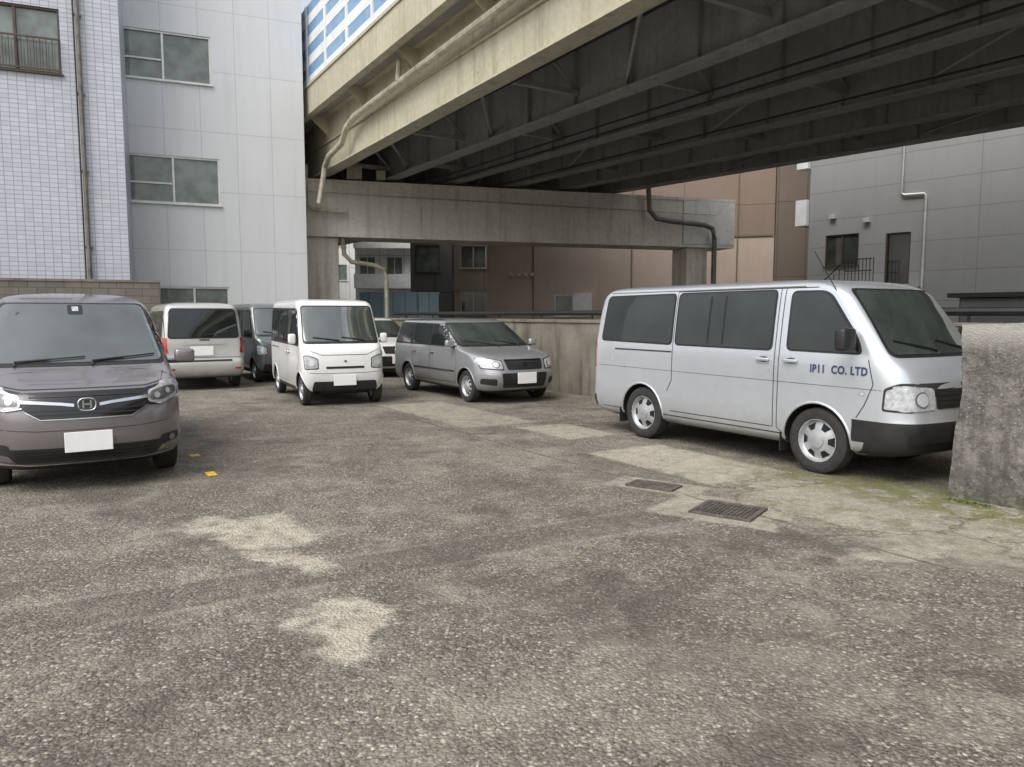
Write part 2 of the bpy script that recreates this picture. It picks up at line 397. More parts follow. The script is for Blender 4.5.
# ---- one-box van, right foreground
def hiace():
    keys=[(.24,.30,4.35,.70,.10,.20,.05,.02),(.30,.06,4.62,.815,.12,.22,.09,.03),(.42,.0,4.69,.842,.12,.24,.10,.03),(.58,.0,4.70,.8475,.12,.24,.10,.03),
    (.63,.02,4.685,.8475,.11,.24,.10,.03),(.80,.03,4.67,.8475,.10,.24,.10,.03),(.98,.03,4.64,.8475,.10,.22,.10,.03),(1.10,.03,4.59,.845,.10,.20,.10,.03),
    (1.18,.035,4.51,.84,.10,.17,.10,.03),(1.26,.04,4.43,.832,.10,.13,.10,.03),(1.55,.07,4.22,.80,.10,.11,.10,.03),(1.80,.11,4.03,.765,.10,.10,.10,.04),
    (1.88,.14,3.93,.745,.12,.12,.10,.05),(1.93,.19,3.80,.705,.14,.16,.10,.06),(1.96,.30,3.60,.62,.18,.2,.10,.08),(1.98,.62,3.15,.43,.18,.22,.1,.08),(1.988,1.0,2.6,.2,.1,.1,.05,.05)]
    def mf(c,n):
        if c.z<.60 and c.x>4.12: return 2
        if c.z<.5 and c.x<.16: return 2
        return 0
    c=Car('silver_passenger_van',(1.81,11.05),H,keys,4.70,M['silver'],(1.09,3.68),.335,mf,tw=.195,slots=6)
    G=M['glass']
    def side(vw,sg):
        c.panel('side_glass',G,rnd([(.26,1.27),(1.60,1.25),(1.60,1.845),(.33,1.835)],.07),vw,.005)
        c.panel('side_glass',G,rnd([(1.69,1.25),(3.10,1.24),(3.10,1.85),(1.69,1.846)],.06),vw,.005)
        c.panel('side_glass',G,rnd([(3.32,1.25),(4.13,1.24),(4.07,1.38),(3.75,1.79),(3.66,1.825),(3.32,1.83)],.05),vw,.006,.05)
        for poly in([(.235,1.25),(1.625,1.23),(1.625,1.865),(.31,1.855)],[(1.665,1.23),(3.125,1.22),(3.125,1.87),(1.665,1.867)],[(3.295,1.23),(4.165,1.22),(4.10,1.39),(3.775,1.805),(3.68,1.848),(3.295,1.852)]):
            c.panel('window_rubber',M['black'],rnd(poly,.07),vw,.0028,.05)
        for x in(2.20,2.42): c.seam([(x,1.27),(x,1.81)],vw,.028,.008,'window_bars',M['black'])
        c.seam([(3.22,1.88),(3.21,.42)],vw); c.seam([(3.21,.42),(3.28,.36)],vw)
        c.seam([(4.22,1.18),(4.28,.95),(4.20,.75),(4.12,.62)],vw)
        c.seam([(1.645,1.88),(1.64,.80),(1.56,.66)],vw); c.seam([(1.64,1.88),(3.60,1.88)],vw)
        c.seam([(3.16,1.88),(3.16,.42),(1.62,.42)],vw)
        c.seam([(.55,1.15),(1.63,1.15)],vw,.018,.004,'slide_rail',M['seam'])
        c.seam([(.3,.36),(.72,.36)],vw); c.seam([(1.46,.36),(3.3,.36)],vw,.012)
        c.seam([(.14,1.86),(.05,1.2),(.03,.62)],vw,.008)
        c.seam([(.2,.92),(4.4,.90)],vw,.005,.001,'character_line',M['seam'])
        c.handle(3.37,1.13,vw); c.handle(3.02,1.13,vw)
        c.panel('side_repeaters',M['lens'],rnd([(4.14,.84),(4.20,.84),(4.20,.88),(4.14,.88)],.01),vw,.006) 
        c.panel('tail_lamps',M['red'],rnd([(.03,.88),(.15,.88),(.15,1.22),(.04,1.22)],.02),vw,.008)
        c.panel('headlamp_side',M['lens'],rnd([(4.39,.73),(4.55,.72),(4.62,.93),(4.52,.955),(4.40,.90)],.02),vw,.010,.03)
        c.panel('headlamp_gasket',M['seam'],rnd([(4.37,.71),(4.60,.70),(4.66,.97),(4.50,.975),(4.38,.92)],.03),vw,.004,.03)
    c.both(side)
    for sg in(-1,1):
        c.panel('headlamps',M['lens'],rnd([(sg*.44,.73),(sg*.78,.71),(sg*.80,.95),(sg*.44,.92)],.03),'F',.012,.03)
        c.panel('headlamp_cores',M['lampdk'],circ(sg*.60,.82,.075),'F',.016,.03)
        c.panel('headlamp_bulbs',M['lamp'],circ(sg*.60,.82,.062),'F',.020,.03)
        c.panel('fog_recess',M['well'],rnd([(sg*.56,.40),(sg*.72,.40),(sg*.72,.50),(sg*.56,.50)],.02),'F',.006,.03)
    c.panel('grille',M['black'],rnd([(-.42,.73),(.42,.73),(.42,.91),(-.42,.91)],.03),'F',.008)
    for z in(.775,.82,.865): c.seam([(-.40,z),(.40,z)],'F',.014,.014,'grille_bars',M['seam'])
    c.panel('windshield_rubber',M['black'],rnd([(-.745,1.20),(.745,1.20),(.675,1.86),(-.675,1.86)],.07),'F',.005,.03)
    c.panel('windshield',M['shield'],rnd([(-.722,1.225),(.722,1.225),(.652,1.838),(-.652,1.838)],.07),'F',.010,.03)
    c.plate('F',.48)
    c.wiper(-.1,-.62,1.25,1.35); c.wiper(.5,-.02,1.25,1.35)
    c.panel('bumper_slot',M['well'],rnd([(-.5,.33),(.5,.33),(.5,.40),(-.5,.40)],.02),'F',.006)
    c.panel('rear_glass',M['glass'],rnd([(-.64,1.2),(.64,1.2),(.59,1.78),(-.59,1.78)],.06),'B',.006)
    c.plate('B',.75)
    for sg in(-1,1): c.panel('tail_lamps_rear',M['red'],rnd([(sg*.72,.88),(sg*.80,.88),(sg*.79,1.25),(sg*.73,1.25)],.02),'B',.008,.04)
    c.mirror(4.06,1.34,M['black'],(.12,.20,.22),.10)
    for sg,vw in((-1,'R'),(1,'L')):
        pts=[c.hit(x,1.895,vw,.006) for x in [.35+i*.1 for i in range(32)]]
        c.mb('drip_rail',M['silver']).tube(pts,.011,6)
    p=c.hit(3.80,1.84,'R',0)
    c.mb('antenna',M['black']).tube([p,(p.x-.26,p.y-.01,p.z+.40)],.005,5)
    for ax in(1.09,3.68):
        for sg in(-1,1): c.mb('mud_flaps',M['black']).box((ax-.42,sg*.74,.27),(.012,.2,.2))
    e=c.done()
    cu=bpy.data.curves.new('txt','FONT'); cu.body='IP11  CO. LTD'; cu.size=.11; cu.space_character=1.1; cu.offset=.0035; cu.resolution_u=3
    t=bpy.data.objects.new('txt',cu); COL.objects.link(t)
    dg=bpy.context.evaluated_depsgraph_get(); me=bpy.data.meshes.new_from_object(t.evaluated_get(dg)); bpy.data.objects.remove(t)
    w=max(v.co.x for v in me.vertices)
    for v in me.vertices:
        h=c.hit(3.60+v.co.x*.62/w,1.03+v.co.y,'R',.006); v.co=h
    me.materials.clear(); me.materials.append(M['blue']); lo=bpy.data.objects.new('door_lettering',me); COL.objects.link(lo); lo.parent=e
hiace()

# ---- plum grey minivan, left foreground
def honda():
    keys=[(.20,.35,4.40,.68,.1,.25,.06,.02),(.26,.08,4.60,.80,.15,.32,.14,.03),(.36,.0,4.67,.838,.18,.36,.17,.04),(.52,.0,4.69,.8475,.18,.36,.18,.04),
    (.72,.02,4.68,.8475,.16,.36,.18,.04),(.86,.03,4.63,.8475,.14,.34,.17,.04),(.93,.03,4.55,.845,.14,.34,.16,.04),(.975,.03,4.42,.843,.14,.34,.15,.04),
    (1.02,.04,4.20,.84,.13,.30,.14,.04),(1.07,.04,3.98,.838,.13,.24,.14,.04),(1.11,.05,3.86,.835,.13,.18,.15,.04),(1.18,.055,3.74,.825,.12,.16,.16,.04),
    (1.45,.10,3.36,.78,.12,.16,.18,.05),(1.68,.16,3.03,.735,.12,.16,.18,.06),(1.75,.20,2.88,.70,.13,.18,.18,.07),(1.80,.27,2.68,.64,.16,.2,.16,.08),(1.83,.42,2.4,.53,.18,.2,.14,.08),(1.85,.75,2.1,.3,.15,.15,.1,.05)]
    def mf(c,n):
        if c.z<.26: return 2
        return 0
    c=Car('plum_grey_minivan',(-6.31,10.67),H,keys,4.69,M['plum'],(.93,3.82),.315,mf,tw=.195,slots=10)
    c.panel('windshield_band',M['black'],rnd([(-.785,1.10),(.785,1.10),(.68,1.73),(-.68,1.73)],.06),'F',.003,.04)
    c.panel('windshield',M['shield'],rnd([(-.76,1.13),(.76,1.13),(.66,1.71),(-.66,1.71)],.07),'F',.008,.04)
    c.panel('grille',M['gloss'],rnd([(-.52,.91),(.52,.91),(.50,.78),(.38,.67),(-.38,.67),(-.50,.78)],.04),'F',.006,.04)
    c.seam([(-.52,.835),(-.20,.805),(-.10,.79)],'F',.026,.016,'grille_chrome',M['chrome'])
    c.seam([(.52,.835),(.20,.805),(.10,.79)],'F',.026,.016,'grille_chrome',M['chrome'])
    c.seam([(-.47,.745),(-.36,.675),(.36,.675),(.47,.745)],'F',.008,.012,'grille_chrome',M['chrome'])
    for z in(.87,.75,.715): c.seam([(-.44,z),(.44,z)],'F',.010,.010,'grille_slats',M['black'])
    B=c.mb('badge',M['chrome']); p=c.hit(0,.80,'F',.03)
    ring=[(p.x,.070*math.copysign(abs(math.cos(a))**.7,math.cos(a)),.80+.056*math.copysign(abs(math.sin(a))**.7,math.sin(a))) for a in [i*math.pi/12 for i in range(25)]]
    B.tube(ring,.006,6)
    for y in(-.03,.03): B.box((p.x,y,.80),(.012,.013,.075))
    B.box((p.x,0,.80),(.012,.06,.013))
    for sg in(-1,1):
        c.panel('headlamp_housing',M['gloss'],rnd([(sg*.47,.77),(sg*.62,.745),(sg*.80,.80),(sg*.825,.955),(sg*.70,.955),(sg*.48,.91)],.03),'F',.006,.03)
        c.panel('headlamps',M['lens'],rnd([(sg*.50,.785),(sg*.62,.765),(sg*.78,.82),(sg*.80,.935),(sg*.70,.938),(sg*.51,.885)],.03),'F',.012,.03)
        c.panel('headlamp_cores',M['lampdk'],rnd([(sg*.52,.80),(sg*.64,.795),(sg*.76,.84),(sg*.77,.905),(sg*.68,.912),(sg*.53,.872)],.025),'F',.017,.03)
        c.panel('headlamp_bulbs',M['lamp'],circ(sg*.585,.836,.026),'F',.021,.02)
        c.panel('headlamp_bulbs',M['lamp'],circ(sg*.685,.866,.022),'F',.021,.02)
        c.seam([(sg*.49,.78),(sg*.62,.76),(sg*.80,.82)],'F',.012,.016,'lamp_strip',M['chrome'])
        c.panel('fog_recess',M['black'],rnd([(sg*.60,.36),(sg*.79,.39),(sg*.79,.47),(sg*.61,.46)],.03),'F',.005,.03)
        c.panel('fog_lamps',M['lampdk'],circ(sg*.71,.42,.03),'F',.012,.02)
        vw='R' if sg<0 else 'L'
        c.panel('headlamp_flank',M['lens'],rnd([(4.16,.91),(4.45,.81),(4.50,.90),(4.36,.955),(4.18,.96)],.02),vw,.010,.03)
        c.seam([(3.98,1.06),(4.10,.96),(4.16,.70)],vw)
        c.panel('side_glass_band',M['gloss'],rnd([(.20,1.12),(3.62,1.10),(3.36,1.32),(2.96,1.66),(.34,1.68)],.05),vw,.004)
        for a,b in((.35,1.45),(1.52,2.48),(2.56,3.26)):
            c.panel('side_glass',M['glass'],rnd([(a,1.15),(b+(.12 if b>3 else 0),1.15),(b-(.22 if b>3 else 0),1.63),(a+.03,1.64)],.05),vw,.008)
        c.seam([(3.62,1.10),(3.55,.7),(3.45,.40)],vw); c.seam([(2.52,1.68),(2.52,.38),(3.42,.38)],vw); c.seam([(1.48,1.68),(1.46,.55),(1.3,.45)],vw)
        c.seam([(.3,.80),(3.9,.84)],vw,.008,.002)
        c.handle(2.68,.98,vw); c.handle(2.36,.98,vw)
        c.seam([(1.35,.27),(3.35,.27)],vw,.07,.006,'sill_trim',M['black'])
    c.panel('lower_grille',M['black'],rnd([(-.66,.42),(.66,.42),(.56,.29),(-.56,.29)],.03),'F',.006,.04)
    for z in(.325,.355,.39): c.seam([(-.56,z),(.56,z)],'F',.008,.012,'lower_slats',M['gloss'])
    c.seam([(-.70,.295),(-.45,.27),(.45,.27),(.70,.295)],'F',.012,.010,'lip_chrome',M['chrome'])
    c.seam([(-.72,.60),(-.4,.575),(.4,.575),(.72,.60)],'F',.006,.002)
    c.seam([(-.72,1.04),(-.66,.965),(-.5,.935),(.5,.935),(.66,.965),(.72,1.04)],'F',.008,.002)
    c.plate('F',.47,.38,.18,0,.03)
    c.wiper(.10,.68,1.13,1.18); c.wiper(-.55,.04,1.13,1.17)
    c.mirror(3.52,1.13,M['plum'],(.11,.20,.15),.09)
    c.panel('sensor_patch',M['black'],rnd([(-.07,1.60),(.07,1.60),(.07,1.70),(-.07,1.70)],.02),'F',.011)
    c.panel('inspection_sticker',M['lens'],rnd([(-.03,1.63),(.03,1.63),(.03,1.68),(-.03,1.68)],.004),'F',.014)
    c.mb('antenna',M['black']).rbox((.7,0,1.865),(.16,.04,.05),.015)
    c.done()
honda()

# ---- kei vans : upright, flat faced boxes
def kei(name,loc,head,pm,trim='body'):
    L=3.395
    keys=[(.20,.25,3.2,.62,.08,.16,.03,.02),(.26,.03,3.35,.715,.09,.18,.05,.02),(.38,.0,3.39,.735,.09,.18,.05,.02),(.55,.0,3.395,.7375,.09,.18,.05,.02),
    (.78,.01,3.38,.7375,.08,.18,.05,.02),(.95,.012,3.345,.7375,.08,.18,.05,.02),(1.03,.015,3.29,.736,.08,.16,.05,.02),(1.09,.018,3.21,.733,.08,.14,.06,.02),(1.15,.022,3.15,.73,.08,.12,.06,.02),
    (1.45,.035,2.98,.715,.08,.10,.07,.02),(1.74,.05,2.82,.695,.08,.10,.07,.02),(1.81,.06,2.76,.68,.08,.11,.07,.03),(1.855,.09,2.67,.645,.10,.13,.07,.03),(1.882,.18,2.5,.57,.14,.18,.07,.04),(1.895,.45,2.2,.40,.15,.16,.07,.04),(1.90,.8,1.9,.2,.1,.1,.04,.03)]
    c=Car(name,loc,head,keys,L,pm,(.55,2.98),.275,lambda c,n:2 if c.z<.30 else 0,tw=.15,slots=8,sb=.012)
    c.panel('windshield_rubber',M['black'],rnd([(-.68,1.09),(.68,1.09),(.64,1.77),(-.64,1.77)],.06),'F',.003,.04)
    c.panel('windshield',M['shield'],rnd([(-.655,1.13),(.655,1.13),(.615,1.745),(-.615,1.745)],.06),'F',.008,.04)
    c.seam([(-.40,.90),(.40,.90)],'F',.010); c.seam([(-.40,.90),(-.66,1.00)],'F',.008); c.seam([(.40,.90),(.66,1.00)],'F',.008)
    for sg in(-1,1):
        c.panel('headlamp_gasket',M['seam'],rnd([(sg*.46,.66),(sg*.69,.65),(sg*.70,.90),(sg*.62,.90),(sg*.47,.84)],.03),'F',.004,.03)
        c.panel('headlamps',M['lens'],rnd([(sg*.475,.675),(sg*.68,.665),(sg*.69,.885),(sg*.62,.885),(sg*.485,.83)],.03),'F',.010,.03)
        c.panel('headlamp_bulbs',M['lamp'],circ(sg*.58,.765,.055),'F',.018,.02)
        vw='R' if sg<0 else 'L'
        c.panel('side_glass_band',M['black'],rnd([(.10,1.07),(3.0,1.05),(3.0,1.14),(2.72,1.72),(.14,1.75)],.05),vw,.0035)
        for a,b in((.18,.98),(1.06,1.92),):
            c.panel('side_glass',M['glass'],rnd([(a,1.11),(b,1.10),(b,1.70),(a+.01,1.70)],.05),vw,.008)
        c.panel('side_glass',M['glass'],rnd([(2.02,1.10),(2.92,1.09),(2.89,1.2),(2.66,1.67),(2.02,1.70)],.05),vw,.008)
        c.seam([(1.97,1.80),(1.97,.35)],vw); c.seam([(3.05,1.05),(3.0,.75),(2.80,.62)],vw); c.seam([(1.02,1.80),(1.02,.62),(.95,.5)],vw)
        c.seam([(.2,.97),(1.0,.97)],vw,.02,.004); c.handle(2.10,.93,vw); c.handle(1.86,.93,vw)
        c.seam([(.9,.3),(2.6,.3)],vw,.03,.004)
        c.panel('tail_lamps',M['red'],rnd([(.01,.70),(.09,.70),(.09,1.0),(.02,1.0)],.02),vw,.006,.04)
        pts=[c.hit(.2+i*.2,1.85,vw,.004) for i in range(12)]; c.mb('drip_rail',pm).tube(pts,.010,6)
    c.panel('grille',M['black'],rnd([(-.34,.66),(.34,.66),(.34,.70),(-.34,.70)],.015),'F',.005)
    c.panel('lower_grille',M['black'],rnd([(-.58,.29),(.58,.29),(.55,.44),(-.55,.44)],.03),'F',.006)
    c.seam([(-.70,.60),(-.4,.58),(.4,.58),(.70,.60)],'F',.007)
    c.panel('badge',M['chrome'],circ(0,.79,.028,.02),'F',.01,.02)
    c.plate('F',.46,.40,.19,-.02)
    c.wiper(-.05,-.5,1.14,1.2); c.wiper(.42,0,1.14,1.2)
    c.mirror(2.92,1.15,M['black'] if trim=='black' else pm,(.08,.13,.18),.06)
    c.done()
kei('white_micro_van',(-4.46,16.23),Vector((.45,-.893)).normalized(),M['white'])
kei('dark_grey_micro_van',(-7.15,20.78),H,M['greyvan'],'black')

# ---- small cargo van seen from behind
def rearvan():
    L=4.0
    keys=[(.24,.35,3.70,.68,.1,.2,.04,.02),(.30,.05,3.9,.80,.12,.3,.1,.03),(.42,.0,3.98,.83,.12,.3,.1,.03),(.60,.0,4.0,.835,.12,.3,.1,.03),(.66,.05,4.0,.835,.11,.3,.1,.03),(.85,.06,3.9,.835,.11,.3,.1,.03),(.95,.06,3.6,.83,.11,.25,.1,.03),
    (1.05,.065,3.35,.825,.11,.2,.1,.03),(1.4,.10,3.0,.79,.10,.15,.1,.03),(1.70,.15,2.7,.745,.10,.15,.1,.04),(1.78,.18,2.6,.72,.11,.16,.1,.05),(1.83,.25,2.4,.65,.14,.2,.1,.06),(1.86,.45,2.2,.48,.15,.2,.1,.05),(1.87,.8,1.9,.3,.1,.1,.05,.04)]
    c=Car('silver_cargo_van',(-6.5,15.9),-H,keys,L,M['wsilver'],(.72,3.3),.30,None,tw=.17)
    c.panel('rear_glass_rubber',M['black'],rnd([(-.72,1.10),(.72,1.10),(.66,1.74),(-.66,1.74)],.08),'B',.003)
    c.panel('rear_glass',M['glass'],rnd([(-.69,1.13),(.69,1.13),(.635,1.71),(-.635,1.71)],.08),'B',.007)
    c.seam([(-.76,1.75),(-.77,.70),(.77,.70),(.76,1.75)],'B',.010)
    for sg in(-1,1):
        c.panel('tail_lamps',M['red'],rnd([(sg*.74,.78),(sg*.82,.78),(sg*.81,1.12),(sg*.75,1.12)],.02),'B',.008,.03)
        c.panel('reverse_lamps',M['lens'],rnd([(sg*.74,.70),(sg*.81,.70),(sg*.81,.77),(sg*.74,.77)],.01),'B',.010,.03)
        vw='R' if sg<0 else 'L'
        c.panel('tail_lamps',M['red'],rnd([(.08,.78),(.17,.78),(.18,1.12),(.10,1.12)],.02),vw,.008,.03)
        for poly in([(.30,1.12),(1.25,1.10),(1.25,1.68),(.36,1.68)],[(1.33,1.10),(2.2,1.09),(2.2,1.68),(1.33,1.68)],[(2.3,1.09),(3.1,1.07),(2.7,1.62),(2.3,1.66)]):
            c.panel('side_glass',M['glass'],rnd(poly,.05),vw,.006)
        c.seam([(1.29,1.75),(1.29,.45)],vw); c.seam([(2.25,1.75),(2.25,.4)],vw)
    c.panel('plate_garnish',M['wsilver'],rnd([(-.42,.98),(.42,.98),(.42,1.04),(-.42,1.04)],.02),'B',.02)
    c.plate('B',.84,.46,.20,.06,.02)
    c.panel('bumper_step',M['black'],rnd([(-.55,.61),(.55,.61),(.55,.65),(-.55,.65)],.01),'B',.006)
    for sg in(-1,1): c.panel('bumper_reflectors',M['red'],rnd([(sg*.60,.44),(sg*.72,.44),(sg*.72,.48),(sg*.60,.48)],.005),'B',.006,.03)
    pts=[c.hit(.0-.5*t/6,1.17+.07*t/6,'B',.02) for t in range(7)]; c.mb('rear_wiper',M['black']).tube(pts,.009,6)
    c.panel('handle',M['black'],rnd([(-.1,1.06),(.1,1.06),(.1,1.085),(-.1,1.085)],.005),'B',.01)
    c.mirror(3.15,1.12,M['wsilver'],(.1,.16,.15),.08)
    c.done()
rearvan()

# ---- station wagons
def wagon(name,loc,head,pm):
    L=4.2
    keys=[(.20,.30,3.95,.66,.1,.2,.04,.02),(.26,.05,4.10,.79,.14,.30,.12,.03),(.38,.0,4.18,.835,.16,.34,.15,.04),(.52,.0,4.20,.845,.16,.34,.16,.04),(.60,.03,4.18,.845,.14,.34,.16,.04),
    (.72,.05,4.14,.845,.12,.32,.16,.04),(.82,.05,4.06,.843,.12,.30,.15,.04),(.89,.06,3.86,.84,.12,.28,.14,.04),(.95,.06,3.50,.838,.12,.24,.14,.04),(1.00,.07,3.25,.835,.12,.18,.15,.04),(1.06,.08,3.12,.82,.12,.15,.16,.04),
    (1.25,.13,2.80,.775,.11,.15,.17,.05),(1.42,.20,2.52,.73,.11,.15,.17,.05),(1.48,.26,2.38,.69,.12,.16,.16,.06),(1.51,.38,2.2,.60,.15,.18,.14,.06),(1.53,.65,1.9,.42,.15,.2,.1,.05),(1.54,1.0,1.6,.2,.1,.1,.05,.03)]
    def mf(c,n):
        if c.z<.24: return 2
        return 0
    c=Car(name,loc,head,keys,L,pm,(.85,3.40),.295,mf,tw=.17,slots=9)
    c.panel('windshield_rubber',M['black'],rnd([(-.775,1.005),(.775,1.005),(.68,1.45),(-.68,1.45)],.06),'F',.003,.04)
    c.panel('windshield',M['shield'],rnd([(-.745,1.03),(.745,1.03),(.655,1.43),(-.655,1.43)],.06),'F',.008,.04)
    c.panel('grille',M['black'],rnd([(-.40,.79),(.40,.79),(.36,.62),(-.36,.62)],.03),'F',.006,.04)
    for z in(.66,.70,.745): c.seam([(-.37,z),(.37,z)],'F',.010,.012,'grille_bars',M['seam'])
    c.seam([(-.40,.79),(.40,.79)],'F',.016,.012,'grille_trim',M['chrome'])
    c.panel('badge',M['chrome'],circ(0,.71,.05,.035),'F',.018,.02)
    for sg in(-1,1):
        c.panel('headlamp_gasket',M['seam'],rnd([(sg*.43,.61),(sg*.78,.64),(sg*.82,.83),(sg*.68,.83),(sg*.44,.79)],.03),'F',.004,.03)
        c.panel('headlamps',M['lens'],rnd([(sg*.45,.63),(sg*.77,.655),(sg*.81,.815),(sg*.68,.815),(sg*.455,.775)],.03),'F',.010,.03)
        c.panel('headlamp_cores',M['lampdk'],circ(sg*.56,.71,.06,.055),'F',.014,.02)
        c.panel('headlamp_bulbs',M['lamp'],circ(sg*.56,.71,.045),'F',.018,.02)
        c.panel('fog_recess',M['black'],rnd([(sg*.55,.34),(sg*.78,.37),(sg*.78,.47),(sg*.56,.46)],.03),'F',.005,.03)
        vw='R' if sg<0 else 'L'
        c.panel('headlamp_flank',M['lens'],rnd([(3.72,.76),(3.98,.66),(4.02,.76),(3.86,.83),(3.74,.83)],.02),vw,.008,.03)
        c.panel('window_band',M['black'],rnd([(.22,1.0),(3.05,1.0),(2.44,1.43),(.36,1.45)],.05),vw,.0035)
        c.panel('side_glass',M['glass'],rnd([(.28,1.04),(1.02,1.03),(1.02,1.41),(.40,1.415)],.05),vw,.008)
        c.panel('side_glass',M['glass'],rnd([(1.12,1.03),(1.88,1.03),(1.88,1.41),(1.12,1.41)],.04),vw,.008)
        c.panel('side_glass',M['glass'],rnd([(1.98,1.03),(2.88,1.03),(2.42,1.38),(1.98,1.41)],.04),vw,.008)
        c.seam([(1.93,1.46),(1.93,.33)],vw); c.seam([(1.07,1.46),(1.08,.75),(1.22,.50),(1.25,.33)],vw); c.seam([(3.05,.98),(3.08,.7),(2.98,.33)],vw); c.seam([(1.25,.33),(2.98,.33)],vw)
        c.seam([(1.2,.55),(3.0,.55)],vw,.03,.008,'side_moulding',M['seam'])
        c.handle(2.05,.88,vw,None,.15); c.handle(1.22,.88,vw,None,.15)
        c.seam([(.1,1.0),(.08,.6)],vw)
        c.panel('tail_lamps',M['red'],rnd([(.08,.68),(.2,.68),(.22,.95),(.1,.95)],.02),vw,.006,.04)
        pts=[c.hit(.45+i*.15,1.495,vw,.012) for i in range(12)]; c.mb('roof_moulding',M['black']).tube(pts,.008,6)
    c.panel('lower_grille',M['black'],rnd([(-.48,.56),(.48,.56),(.44,.30),(-.44,.30)],.03),'F',.006)
    c.plate('F',.47,.40,.20)
    c.wiper(-.05,-.6,1.02,1.10); c.wiper(.45,0,1.02,1.10)
    c.mirror(2.96,1.04,pm,(.10,.17,.13),.08)
    c.done()
wagon('silver_station_wagon',(-1.965,17.07),H,M['silver2'])
wagon('pale_station_wagon',(-5.10,22.65),H,M['pale'])

